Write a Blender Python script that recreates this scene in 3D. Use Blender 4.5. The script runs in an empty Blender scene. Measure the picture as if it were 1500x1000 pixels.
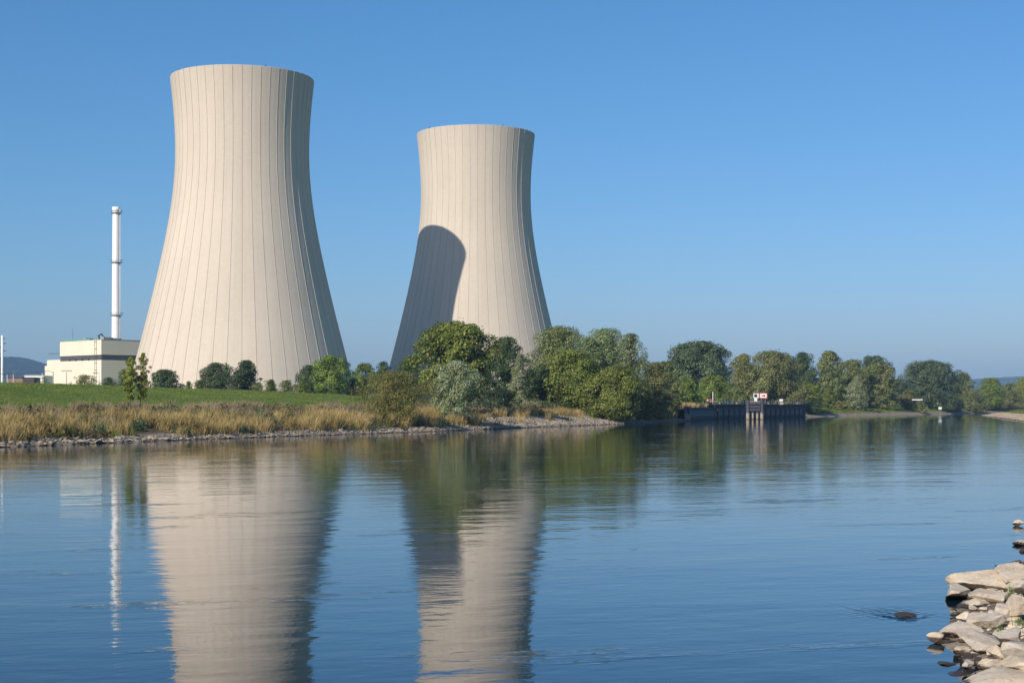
import bpy, bmesh, math
import numpy as np
from mathutils import Vector

S = bpy.context.scene
COL = S.collection
R = math.radians
CAM_Z, FPX, HOR = 4.0, 2300.0, 593.0       # eye height, focal length and horizon row in photo pixels


def at(px, d):
    return (px - 750.0) / FPX * d


def zz(py, d):
    return CAM_Z + (HOR - py) * d / FPX


# ------------------------------------------------------------------ helpers
def mesh_obj(name, verts, faces, mat=None, parent=None, smooth=False, loc=None):
    me = bpy.data.meshes.new(name)
    verts = np.asarray(verts, dtype=np.float32)
    if isinstance(faces, np.ndarray):
        k = faces.shape[1]
        me.vertices.add(len(verts))
        me.vertices.foreach_set('co', verts.ravel())
        me.loops.add(faces.size)
        me.loops.foreach_set('vertex_index', faces.astype(np.int32).ravel())
        me.polygons.add(len(faces))
        me.polygons.foreach_set('loop_start', np.arange(0, faces.size, k, dtype=np.int32))
        me.update(calc_edges=True)
        me.validate()
    else:
        me.from_pydata(verts.tolist(), [], faces)
        me.update()
    me.polygons.foreach_set('use_smooth', np.full(len(me.polygons), bool(smooth)))
    if mat:
        me.materials.append(mat)
    o = bpy.data.objects.new(name, me)
    COL.objects.link(o)
    if parent:
        o.parent = parent
    if loc is not None:
        o.location = loc
    return o


def thing(name, label, cat, loc=(0, 0, 0), rz=0, group=None):
    o = bpy.data.objects.new(name, None)
    o.empty_display_size = 0.5
    COL.objects.link(o)
    o.location = loc
    o.rotation_euler = (0, 0, rz)
    tag(o, label, cat, group)
    return o


def tag(o, label=None, cat=None, group=None, kind=None):
    if label:
        o['label'] = label
    if cat:
        o['category'] = cat
    if group:
        o['group'] = group
    if kind:
        o['kind'] = kind
    return o


class MB:
    """collects simple solids and builds them as one mesh"""

    def __init__(s):
        s.v, s.f = [], []

    def add(s, v, f):
        n = len(s.v)
        s.v += [tuple(p) for p in v]
        s.f += [tuple(i + n for i in q) for q in f]
        return s

    def box(s, c, size, rz=0.0):
        hx, hy, hz = size[0] / 2, size[1] / 2, size[2] / 2
        cs, sn = math.cos(rz), math.sin(rz)
        v = []
        for dz in (-hz, hz):
            for dx, dy in ((-hx, -hy), (hx, -hy), (hx, hy), (-hx, hy)):
                v.append((c[0] + dx * cs - dy * sn, c[1] + dx * sn + dy * cs, c[2] + dz))
        return s.add(v, [(3, 2, 1, 0), (4, 5, 6, 7), (0, 1, 5, 4), (1, 2, 6, 5), (2, 3, 7, 6), (3, 0, 4, 7)])

    def tube(s, pts, radii, n=8, cap=True):
        pts = [Vector(p) for p in pts]
        v, f = [], []
        for i, p in enumerate(pts):
            a = pts[min(i + 1, len(pts) - 1)] - pts[max(i - 1, 0)]
            a.normalize()
            u = a.orthogonal().normalized() if abs(a.z) < 0.9 else Vector((1, 0, 0)).cross(a).normalized()
            w = a.cross(u)
            for k in range(n):
                t = 2 * math.pi * k / n
                v.append(tuple(p + (u * math.cos(t) + w * math.sin(t)) * radii[i]))
        for i in range(len(pts) - 1):
            for k in range(n):
                k2 = (k + 1) % n
                f.append((i * n + k, i * n + k2, (i + 1) * n + k2, (i + 1) * n + k))
        if cap:
            f.append(tuple(range(n - 1, -1, -1)))
            m = (len(pts) - 1) * n
            f.append(tuple(m + k for k in range(n)))
        return s.add(v, f)

    def lathe(s, c, prof, n=32):
        v, f = [], []
        for r, z in prof:
            for k in range(n):
                t = 2 * math.pi * k / n
                v.append((c[0] + r * math.cos(t), c[1] + r * math.sin(t), c[2] + z))
        m = len(prof)
        for i in range(m - 1):
            for k in range(n):
                k2 = (k + 1) % n
                f.append((i * n + k, i * n + k2, (i + 1) * n + k2, (i + 1) * n + k))
        return s.add(v, f)

    def build(s, name, mat, parent=None, smooth=False, loc=None):
        return mesh_obj(name, s.v, s.f, mat, parent, smooth, loc)


# ------------------------------------------------------------------ materials
def new_mat(name):
    m = bpy.data.materials.new(name)
    m.use_nodes = True
    nt = m.node_tree
    return m, nt, nt.nodes['Principled BSDF']


def N(nt, t, **kw):
    n = nt.nodes.new(t)
    for k, v in kw.items():
        if hasattr(n, k):
            setattr(n, k, v)
        else:
            n.inputs[k].default_value = v
    return n


def L(nt, a, b):
    nt.links.new(a, b)


def ramp(nt, stops, interp='LINEAR'):
    n = nt.nodes.new('ShaderNodeValToRGB')
    cr = n.color_ramp
    cr.interpolation = interp
    while len(cr.elements) < len(stops):
        cr.elements.new(0.5)
    for e, (p, c) in zip(cr.elements, stops):
        e.position = p
        e.color = (c[0], c[1], c[2], 1)
    return n


def mathn(nt, op, a, b=None, clamp=False):
    n = nt.nodes.new('ShaderNodeMath')
    n.operation = op
    n.use_clamp = clamp
    for i, x in enumerate((a, b)):
        if x is None:
            continue
        if isinstance(x, (int, float)):
            n.inputs[i].default_value = x
        else:
            L(nt, x, n.inputs[i])
    return n.outputs[0]


def mixc(nt, fac, a, b, blend='MIX'):
    n = nt.nodes.new('ShaderNodeMix')
    n.data_type = 'RGBA'
    n.blend_type = blend
    for sock, x in ((n.inputs['Factor'], fac), (n.inputs[6], a), (n.inputs[7], b)):
        if isinstance(x, (int, float)):
            sock.default_value = x
        elif isinstance(x, (tuple, list)):
            sock.default_value = (x[0], x[1], x[2], 1)
        else:
            L(nt, x, sock)
    return n.outputs[2]


def noise(nt, scale, detail=4, rough=0.55, vec=None, stretch=None, obj=True):
    n = nt.nodes.new('ShaderNodeTexNoise')
    n.inputs['Scale'].default_value = scale
    n.inputs['Detail'].default_value = detail
    n.inputs['Roughness'].default_value = rough
    if vec is None:
        tc = nt.nodes.new('ShaderNodeTexCoord')
        vec = tc.outputs['Object']
    if stretch:
        mp = nt.nodes.new('ShaderNodeMapping')
        mp.inputs['Scale'].default_value = stretch
        L(nt, vec, mp.inputs['Vector'])
        vec = mp.outputs['Vector']
    L(nt, vec, n.inputs['Vector'])
    return n.outputs['Fac']


def simple(name, col, rough=0.7, var=0.25, scale=2.0, metal=0.0, bump=0.0):
    """plain material with a little noise in tone"""
    m, nt, p = new_mat(name)
    f = noise(nt, scale, 6, 0.6)
    r = ramp(nt, [(0.3, [c * (1 - var) for c in col]), (0.7, [min(1, c * (1 + var)) for c in col])])
    L(nt, f, r.inputs['Fac'])
    L(nt, r.outputs['Color'], p.inputs['Base Color'])
    p.inputs['Roughness'].default_value = rough
    p.inputs['Metallic'].default_value = metal
    if bump:
        b = N(nt, 'ShaderNodeBump')
        b.inputs['Distance'].default_value = bump
        L(nt, noise(nt, scale * 6, 6, 0.65), b.inputs['Height'])
        L(nt, b.outputs['Normal'], p.inputs['Normal'])
    return m


def leaf_mat(name, dark, mid, light, transl=0.22):
    m, nt, p = new_mat(name)
    dark, mid, light = ([min(0.6, q * k) for q in c] for c, k in ((dark, 1.1), (mid, 2.1), (light, 2.4)))
    g = N(nt, 'ShaderNodeNewGeometry')
    r = ramp(nt, [(0.0, dark), (0.5, mid), (1.0, light)])
    oi = N(nt, 'ShaderNodeObjectInfo')
    big = noise(nt, 0.35, 3, 0.5)
    f = mathn(nt, 'ADD', mathn(nt, 'MULTIPLY', g.outputs['Random Per Island'], 0.5), mathn(nt, 'MULTIPLY', mathn(nt, 'SUBTRACT', big, 0.5), 1.1))
    f = mathn(nt, 'ADD', f, 0.22, True)
    L(nt, f, r.inputs['Fac'])
    hs = N(nt, 'ShaderNodeHueSaturation')
    L(nt, r.outputs['Color'], hs.inputs['Color'])
    L(nt, mathn(nt, 'ADD', mathn(nt, 'MULTIPLY', oi.outputs['Random'], 0.03), 0.485), hs.inputs['Hue'])
    L(nt, mathn(nt, 'ADD', mathn(nt, 'MULTIPLY', oi.outputs['Random'], 0.25), 0.87), hs.inputs['Value'])
    L(nt, hs.outputs['Color'], p.inputs['Base Color'])
    p.inputs['Roughness'].default_value = 0.55
    p.inputs['Specular IOR Level'].default_value = 0.3
    t = N(nt, 'ShaderNodeBsdfTranslucent')
    L(nt, mixc(nt, 1.0, hs.outputs['Color'], (1.0, 1.1, 0.55), 'MULTIPLY'), t.inputs['Color'])
    mx = N(nt, 'ShaderNodeMixShader')
    mx.inputs[0].default_value = transl
    L(nt, p.outputs[0], mx.inputs[1])
    L(nt, t.outputs[0], mx.inputs[2])
    L(nt, mx.outputs[0], nt.nodes['Material Output'].inputs['Surface'])
    return m


M = {}
M['leaf_deep'] = leaf_mat('foliage_deep_green', (0.010, 0.020, 0.008), (0.033, 0.053, 0.018), (0.075, 0.105, 0.036))
M['leaf_fresh'] = leaf_mat('foliage_fresh_green', (0.022, 0.034, 0.006), (0.080, 0.108, 0.018), (0.185, 0.210, 0.050), 0.25)
M['leaf_olive'] = leaf_mat('foliage_olive_willow', (0.026, 0.034, 0.010), (0.090, 0.102, 0.034), (0.180, 0.185, 0.072))
M['leaf_silver'] = leaf_mat('foliage_silver_willow', (0.030, 0.045, 0.020), (0.135, 0.155, 0.070), (0.350, 0.362, 0.215), 0.2)
M['leaf_windblown'] = leaf_mat('foliage_windblown_willow', (0.024, 0.040, 0.014), (0.095, 0.128, 0.045), (0.290, 0.320, 0.170), 0.22)
M['leaf_blue'] = leaf_mat('foliage_blue_green', (0.016, 0.028, 0.016), (0.046, 0.070, 0.033), (0.115, 0.140, 0.072))
M['leaf_brown'] = leaf_mat('foliage_brown_olive', (0.034, 0.036, 0.008), (0.105, 0.110, 0.028), (0.205, 0.205, 0.065))
M['leaf_red'] = leaf_mat('foliage_dull_red', (0.025, 0.014, 0.012), (0.060, 0.030, 0.022), (0.100, 0.055, 0.035))
M['leaf_sap'] = leaf_mat('foliage_yellow_green', (0.060, 0.075, 0.012), (0.170, 0.190, 0.035), (0.300, 0.300, 0.085), 0.5)
M['bark'] = simple('bark', (0.10, 0.075, 0.055), 0.9, 0.4, 3.0)
M['bark_pale'] = simple('bark_pale', (0.26, 0.23, 0.19), 0.9, 0.3, 3.0)
M['cream'] = None
M['white'] = simple('white_paint', (0.80, 0.80, 0.79), 0.5, 0.04, 0.3)
M['grey_metal'] = simple('grey_metal', (0.22, 0.23, 0.24), 0.5, 0.2, 1.0)
M['dark_metal'] = simple('dark_metal', (0.05, 0.055, 0.06), 0.5, 0.3, 1.0)
M['teal'] = simple('teal_edge', (0.10, 0.36, 0.32), 0.5, 0.15, 0.5)
M['dark_band'] = simple('dark_band', (0.085, 0.075, 0.075), 0.5, 0.15, 0.2)
M['brick'] = simple('brown_brick', (0.24, 0.16, 0.12), 0.85, 0.25, 1.0)
M['roof_dark'] = simple('dark_roof', (0.05, 0.04, 0.045), 0.7, 0.3, 0.5)
M['timber'] = simple('dark_timber', (0.055, 0.055, 0.065), 0.8, 0.4, 1.5, bump=0.02)
M['red'] = simple('red_paint', (0.55, 0.05, 0.04), 0.5, 0.1, 1.0)
M['sign_white'] = simple('sign_white', (0.80, 0.78, 0.76), 0.5, 0.05, 0.6)
M['sign_blue'] = simple('sign_blue', (0.02, 0.05, 0.12), 0.5, 0.1, 0.6)
M['sign_black'] = simple('sign_black', (0.015, 0.015, 0.015), 0.5, 0.1, 0.6)
M['quay_concrete'] = simple('quay_concrete', (0.33, 0.31, 0.27), 0.85, 0.25, 0.8, bump=0.02)


def mat_tower():
    m, nt, p = new_mat('tower_concrete')
    tc = N(nt, 'ShaderNodeTexCoord')
    sp = N(nt, 'ShaderNodeSeparateXYZ')
    L(nt, tc.outputs['Object'], sp.inputs[0])
    ang = mathn(nt, 'ARCTAN2', sp.outputs['Y'], sp.outputs['X'])
    u = mathn(nt, 'MULTIPLY', ang, 48 / (2 * math.pi))
    fl = mathn(nt, 'FLOOR', u)
    lift = mathn(nt, 'FLOOR', mathn(nt, 'DIVIDE', sp.outputs['Z'], 1.5))
    # tone of each formwork panel and of each bay between two ribs
    cv = N(nt, 'ShaderNodeCombineXYZ')
    L(nt, fl, cv.inputs[0])
    wn = N(nt, 'ShaderNodeTexWhiteNoise', noise_dimensions='3D')
    L(nt, cv.outputs[0], wn.inputs['Vector'])
    cv2 = N(nt, 'ShaderNodeCombineXYZ')
    L(nt, mathn(nt, 'FLOOR', mathn(nt, 'MULTIPLY', u, 3.0)), cv2.inputs[0])
    L(nt, lift, cv2.inputs[1])
    wn2 = N(nt, 'ShaderNodeTexWhiteNoise', noise_dimensions='3D')
    L(nt, cv2.outputs[0], wn2.inputs['Vector'])
    cvs = N(nt, 'ShaderNodeCombineXYZ')
    L(nt, mathn(nt, 'MULTIPLY', u, 1.2), cvs.inputs[0])
    L(nt, mathn(nt, 'MULTIPLY', sp.outputs['Z'], 0.02), cvs.inputs[1])
    streak = noise(nt, 1.0, 6, 0.6, cvs.outputs[0])
    big = noise(nt, 0.025, 4, 0.5)
    v = mathn(nt, 'ADD', 0.93, mathn(nt, 'MULTIPLY', wn.outputs['Value'], 0.03))
    v = mathn(nt, 'ADD', v, mathn(nt, 'MULTIPLY', wn2.outputs['Value'], 0.035))
    v = mathn(nt, 'ADD', v, mathn(nt, 'MULTIPLY', mathn(nt, 'SUBTRACT', streak, 0.5), 0.16))
    v = mathn(nt, 'ADD', v, mathn(nt, 'MULTIPLY', mathn(nt, 'SUBTRACT', big, 0.5), 0.22))
    # joints of the climbing formwork
    fz = mathn(nt, 'FRACT', mathn(nt, 'DIVIDE', sp.outputs['Z'], 1.5))
    joint = mathn(nt, 'LESS_THAN', fz, 0.1)
    fu = mathn(nt, 'FRACT', mathn(nt, 'MULTIPLY', u, 3.0))
    joint2 = mathn(nt, 'LESS_THAN', fu, 0.07)
    v = mathn(nt, 'SUBTRACT', v, mathn(nt, 'MULTIPLY', mathn(nt, 'MAXIMUM', joint, joint2), 0.035))
    fr_ = mathn(nt, 'FRACT', mathn(nt, 'ADD', u, 0.5))
    rl = mathn(nt, 'LESS_THAN', mathn(nt, 'ABSOLUTE', mathn(nt, 'SUBTRACT', fr_, 0.5)), 0.025)
    v = mathn(nt, 'SUBTRACT', v, mathn(nt, 'MULTIPLY', rl, 0.08))
    # rain streaks running down from the lip
    cst = N(nt, 'ShaderNodeCombineXYZ')
    L(nt, mathn(nt, 'MULTIPLY', u, 5.0), cst.inputs[0])
    L(nt, mathn(nt, 'MULTIPLY', sp.outputs['Z'], 0.012), cst.inputs[1])
    rs_ = ramp(nt, [(0.52, (0, 0, 0)), (0.75, (1, 1, 1))])
    L(nt, noise(nt, 1.0, 4, 0.55, cst.outputs[0]), rs_.inputs['Fac'])
    v = mathn(nt, 'SUBTRACT', v, mathn(nt, 'MULTIPLY', rs_.outputs['Color'], 0.07))
    # damp darker collar under the rim
    top = N(nt, 'ShaderNodeMapRange')
    L(nt, sp.outputs['Z'], top.inputs[0])
    top.inputs[1].default_value = 118
    top.inputs[2].default_value = 146
    v = mathn(nt, 'SUBTRACT', v, mathn(nt, 'MULTIPLY', mathn(nt, 'MULTIPLY', top.outputs[0], top.outputs[0]), 0.07))
    c = mixc(nt, 1.0, (0.605, 0.528, 0.432), v, 'MULTIPLY')
    L(nt, c, p.inputs['Base Color'])
    p.inputs['Roughness'].default_value = 0.9
    p.inputs['Specular IOR Level'].default_value = 0.2
    return m


def mat_cladding():
    m, nt, p = new_mat('cream_cladding')
    tc = N(nt, 'ShaderNodeTexCoord')
    sp = N(nt, 'ShaderNodeSeparateXYZ')
    L(nt, tc.outputs['Object'], sp.inputs[0])
    s = mathn(nt, 'ADD', sp.outputs['X'], sp.outputs['Y'])
    f = mathn(nt, 'FRACT', mathn(nt, 'DIVIDE', s, 1.25))
    seam = mathn(nt, 'LESS_THAN', f, 0.16)
    big = noise(nt, 0.12, 4, 0.5, stretch=(1, 1, 0.3))
    v = mathn(nt, 'ADD', 0.93, mathn(nt, 'MULTIPLY', mathn(nt, 'SUBTRACT', big, 0.5), 0.14))
    v = mathn(nt, 'SUBTRACT', v, mathn(nt, 'MULTIPLY', seam, 0.09))
    L(nt, mixc(nt, 1.0, (0.82, 0.755, 0.60), v, 'MULTIPLY'), p.inputs['Base Color'])
    p.inputs['Roughness'].default_value = 0.6
    return m


def mat_rock(name, tint, wet=True):
    m, nt, p = new_mat(name)
    g = N(nt, 'ShaderNodeNewGeometry')
    pos = g.outputs['Position']
    a = noise(nt, 3.0, 8, 0.65, pos)
    b = noise(nt, 14.0, 6, 0.7, pos)
    c40 = noise(nt, 45.0, 4, 0.7, pos)
    oi = N(nt, 'ShaderNodeObjectInfo')
    r = ramp(nt, [(0.25, [c * 0.62 for c in tint]), (0.5, tint), (0.8, [min(1, c * 1.25) for c in tint])])
    L(nt, mathn(nt, 'ADD', mathn(nt, 'MULTIPLY', a, 0.6), mathn(nt, 'MULTIPLY', b, 0.4)), r.inputs['Fac'])
    hs = N(nt, 'ShaderNodeHueSaturation')
    L(nt, r.outputs['Color'], hs.inputs['Color'])
    L(nt, mathn(nt, 'ADD', mathn(nt, 'MULTIPLY', oi.outputs['Random'], 0.4), 0.78), hs.inputs['Value'])
    L(nt, mathn(nt, 'ADD', mathn(nt, 'MULTIPLY', oi.outputs['Random'], 0.4), 0.85), hs.inputs['Saturation'])
    pit = ramp(nt, [(0.30, (0.55, 0.5, 0.45)), (0.42, (1, 1, 1))])
    L(nt, mathn(nt, 'ADD', mathn(nt, 'MULTIPLY', c40, 0.45), mathn(nt, 'MULTIPLY', b, 0.5)), pit.inputs['Fac'])
    stain = ramp(nt, [(0.38, (0.82, 0.765, 0.68)), (0.58, (1, 1, 1))])
    L(nt, noise(nt, 1.7, 7, 0.7, pos), stain.inputs['Fac'])
    col = mixc(nt, 1.0, mixc(nt, 1.0, hs.outputs['Color'], pit.outputs['Color'], 'MULTIPLY'), stain.outputs['Color'], 'MULTIPLY')
    if wet:
        sp = N(nt, 'ShaderNodeSeparateXYZ')
        L(nt, pos, sp.inputs[0])
        h = mathn(nt, 'ADD', sp.outputs['Z'], mathn(nt, 'MULTIPLY', mathn(nt, 'SUBTRACT', noise(nt, 5.0, 5, 0.6, pos), 0.5), 0.16))
        mr = N(nt, 'ShaderNodeMapRange')
        L(nt, h, mr.inputs[0])
        mr.inputs[1].default_value = 0.095
        mr.inputs[2].default_value = 0.12
        w = mr.outputs[0]
        col = mixc(nt, w, (0.055, 0.040, 0.026), col)
        L(nt, mathn(nt, 'ADD', mathn(nt, 'MULTIPLY', w, 0.5), 0.38), p.inputs['Roughness'])
    else:
        p.inputs['Roughness'].default_value = 0.85
    L(nt, col, p.inputs['Base Color'])
    bp = N(nt, 'ShaderNodeBump')
    bp.inputs['Distance'].default_value = 0.06
    L(nt, mathn(nt, 'ADD', a, mathn(nt, 'ADD', mathn(nt, 'MULTIPLY', b, 0.5), mathn(nt, 'MULTIPLY', c40, 0.2))), bp.inputs['Height'])
    L(nt, bp.outputs['Normal'], p.inputs['Normal'])
    return m


def mat_ground():
    m, nt, p = new_mat('river_bank_ground')
    at_ = N(nt, 'ShaderNodeAttribute', attribute_name='shore')
    s = at_.outputs['Fac']
    g = N(nt, 'ShaderNodeNewGeometry')
    pos = g.outputs['Position']
    fine = noise(nt, 1.6, 8, 0.7, pos)
    med = noise(nt, 0.14, 5, 0.6, pos)
    # stones: cells of different tone
    vo = N(nt, 'ShaderNodeTexVoronoi')
    vo.inputs['Scale'].default_value = 1.9
    L(nt, pos, vo.inputs['Vector'])
    vr = N(nt, 'ShaderNodeSeparateColor')
    L(nt, vo.outputs['Color'], vr.inputs[0])
    vo2 = N(nt, 'ShaderNodeTexVoronoi')
    vo2.inputs['Scale'].default_value = 11.0
    L(nt, pos, vo2.inputs['Vector'])
    vr2 = N(nt, 'ShaderNodeSeparateColor')
    L(nt, vo2.outputs['Color'], vr2.inputs[0])
    st = ramp(nt, [(0.0, (0.09, 0.07, 0.05)), (0.5, (0.27, 0.22, 0.165)), (1.0, (0.46, 0.385, 0.29))])
    L(nt, mathn(nt, 'ADD', mathn(nt, 'MULTIPLY', vr.outputs[0], 0.4), mathn(nt, 'MULTIPLY', vr2.outputs[0], 0.6)), st.inputs['Fac'])
    soil = ramp(nt, [(0.3, (0.045, 0.036, 0.020)), (0.7, (0.15, 0.115, 0.06))])
    L(nt, fine, soil.inputs['Fac'])
    gr = ramp(nt, [(0.25, (0.055, 0.090, 0.014)), (0.5, (0.125, 0.180, 0.030)), (0.75, (0.215, 0.245, 0.058))])
    L(nt, mathn(nt, 'ADD', mathn(nt, 'MULTIPLY', fine, 0.45), mathn(nt, 'MULTIPLY', med, 0.55)), gr.inputs['Fac'])
    sw = mathn(nt, 'ADD', s, mathn(nt, 'MULTIPLY', mathn(nt, 'SUBTRACT', med, 0.5), 5.0))

    def step(a, b):
        mr = N(nt, 'ShaderNodeMapRange')
        L(nt, sw, mr.inputs[0])
        mr.inputs[1].default_value = a
        mr.inputs[2].default_value = b
        return mr.outputs[0]
    gw = N(nt, 'ShaderNodeAttribute', attribute_name='stone')
    sw0 = sw
    sw = mathn(nt, 'SUBTRACT', sw0, mathn(nt, 'MULTIPLY', gw.outputs['Fac'], 9.0))
    c = mixc(nt, step(2.2, 3.6), st.outputs['Color'], soil.outputs['Color'])
    c = mixc(nt, step(24.0, 34.0), c, gr.outputs['Color'])
    L(nt, c, p.inputs['Base Color'])
    p.inputs['Roughness'].default_value = 0.95
    p.inputs['Specular IOR Level'].default_value = 0.15
    bp = N(nt, 'ShaderNodeBump')
    bp.inputs['Distance'].default_value = 0.25
    L(nt, fine, bp.inputs['Height'])
    L(nt, bp.outputs['Normal'], p.inputs['Normal'])
    return m


def mat_water():
    m, nt, p = new_mat('river_water')
    p.inputs['Base Color'].default_value = (0.004, 0.019, 0.030, 1)
    p.inputs['Roughness'].default_value = 0.02
    p.inputs['IOR'].default_value = WATER_IOR
    tc = N(nt, 'ShaderNodeTexCoord')
    vec = tc.outputs['Object']
    mp = N(nt, 'ShaderNodeMapping')
    mp.inputs['Rotation'].default_value = (0, 0, R(-18))
    L(nt, vec, mp.inputs['Vector'])
    v = mp.outputs['Vector']
    big = noise(nt, 0.24, 4, 0.6, v, (0.45, 1.0, 1))
    mid = noise(nt, 0.75, 3, 0.55, v, (0.6, 1.0, 1))
    sml = noise(nt, 3.2, 4, 0.6, v, (0.8, 1.0, 1))
    # calm and ruffled patches drawn out along the current
    pt = ramp(nt, [(0.42, (0, 0, 0)), (0.68, (1, 1, 1))])
    L(nt, noise(nt, 0.05, 5, 0.62, v, (0.8, 1.6, 1)), pt.inputs['Fac'])
    patch = pt.outputs['Color']
    h = mathn(nt, 'ADD', mathn(nt, 'MULTIPLY', big, WAVES[0]), mathn(nt, 'MULTIPLY', mid, WAVES[1]))
    sm = mathn(nt, 'MULTIPLY', sml, mathn(nt, 'ADD', WAVES[2], mathn(nt, 'MULTIPLY', patch, WAVES[3])))
    h = mathn(nt, 'ADD', h, sm)
    # small scattered eddies where the current breaks
    ed = ramp(nt, [(0.60, (0, 0, 0)), (0.74, (1, 1, 1))])
    L(nt, noise(nt, 0.11, 6, 0.68, v, (0.7, 2.2, 1)), ed.inputs['Fac'])
    h = mathn(nt, 'ADD', h, mathn(nt, 'MULTIPLY', mathn(nt, 'MULTIPLY', noise(nt, 2.2, 3, 0.6, v), ed.outputs['Color']), WAVES[4]))
    bp = N(nt, 'ShaderNodeBump')
    bp.inputs['Strength'].default_value = 1.0
    bp.inputs['Distance'].default_value = 1.0
    L(nt, h, bp.inputs['Height'])
    L(nt, bp.outputs['Normal'], p.inputs['Normal'])
    return m


def blade_mat(name, a, b, c):
    m, nt, p = new_mat(name)
    g = N(nt, 'ShaderNodeNewGeometry')
    big = noise(nt, 0.25, 4, 0.6, g.outputs['Position'])
    f = mathn(nt, 'ADD', mathn(nt, 'MULTIPLY', g.outputs['Random Per Island'], 0.6), mathn(nt, 'MULTIPLY', mathn(nt, 'SUBTRACT', big, 0.4), 1.0))
    wide = noise(nt, 0.05, 3, 0.6, g.outputs['Position'], (1.0, 2.0, 1))
    f = mathn(nt, 'ADD', f, mathn(nt, 'MULTIPLY', mathn(nt, 'SUBTRACT', wide, 0.48), 1.1), True)
    r = ramp(nt, [(0.0, a), (0.5, b), (1.0, c)])
    L(nt, f, r.inputs['Fac'])
    L(nt, r.outputs['Color'], p.inputs['Base Color'])
    p.inputs['Roughness'].default_value = 0.7
    p.inputs['Specular IOR Level'].default_value = 0.2
    t = N(nt, 'ShaderNodeBsdfTranslucent')
    L(nt, r.outputs['Color'], t.inputs['Color'])
    mx = N(nt, 'ShaderNodeMixShader')
    mx.inputs[0].default_value = 0.25
    L(nt, p.outputs[0], mx.inputs[1])
    L(nt, t.outputs[0], mx.inputs[2])
    L(nt, mx.outputs[0], nt.nodes['Material Output'].inputs['Surface'])
    return m


WATER_IOR = 1.41
WAVES = (0.030, 0.0105, 0.0013, 0.0050, 0.028)
M['tower'] = mat_tower()
M['cream'] = mat_cladding()
M['rock'] = mat_rock('pale_rock', (0.64, 0.56, 0.45))
M['rock_dark'] = mat_rock('wet_rock', (0.10, 0.08, 0.06))
M['riprap'] = mat_rock('riprap_stone', (0.46, 0.39, 0.30))
M['ground'] = mat_ground()
M['water'] = mat_water()
M['gold'] = blade_mat('dry_golden_grass', (0.17, 0.125, 0.040), (0.47, 0.355, 0.14), (0.72, 0.58, 0.28))
M['straw'] = blade_mat('seed_head_grass', (0.17, 0.13, 0.075), (0.36, 0.28, 0.17), (0.55, 0.45, 0.29))
M['green_blade'] = blade_mat('green_grass', (0.068, 0.098, 0.014), (0.145, 0.200, 0.034), (0.250, 0.285, 0.070))
M['weed'] = leaf_mat('dark_weeds', (0.020, 0.020, 0.008), (0.060, 0.055, 0.020), (0.120, 0.095, 0.040))

# ------------------------------------------------------------------ shorelines
LEFT = np.array([(-200, -150), (-110, 20), (-75, 95), (-48.4, 148.4), (-42.9, 164), (-36, 184), (-26.7, 204.4), (-15, 230),
                 (-5.6, 255.6), (6.3, 287.5), (14, 305), (25, 338), (37, 375), (44.2, 398), (57.3, 447), (95.5, 511),
                 (101, 526), (146.6, 613), (186, 681), (230, 767), (330, 850), (900, 1080)], float)
RIGHT = np.array([(-30, -120), (-9, -25), (-2.5, 4), (3.4, 13), (6.5, 20), (7.25, 26.5), (9.3, 32.5), (10.6, 35.5), (13.5, 41), (18.5, 54), (32, 85),
                  (52, 140), (88, 240), (118, 350), (127.6, 391), (150, 480), (177, 592), (190, 625), (235, 690), (345, 765), (900, 990)], float)
WHARF = (13, 14)      # segment numbers of LEFT that are quay wall


def side_dist(P, line, sign):
    best = np.full(len(P), 1e18)
    val = np.zeros(len(P))
    seg = np.zeros(len(P), int)
    along = np.zeros(len(P))
    for i in range(len(line) - 1):
        a, b = line[i], line[i + 1]
        ab = b - a
        t = np.clip(((P - a) @ ab) / (ab @ ab), 0, 1)
        q = a + t[:, None] * ab
        dv = P - q
        d2 = (dv ** 2).sum(1)
        cr = ab[0] * (P[:, 1] - a[1]) - ab[1] * (P[:, 0] - a[0])
        up = d2 < best - 1e-9
        best = np.where(up, d2, best)
        val = np.where(up, np.sign(cr) * sign * np.sqrt(d2), val)
        seg = np.where(up, i, seg)
        along = np.where(up, i + t, along)
    return val, seg, along


def wob(x, y):
    return 0.5 * np.sin(x * 0.9 + 1.3 * np.sin(y * 0.31)) + 0.35 * np.sin(y * 1.1 + 0.7 * x) + 0.25 * np.sin(2.3 * x - 1.7 * y)


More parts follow.
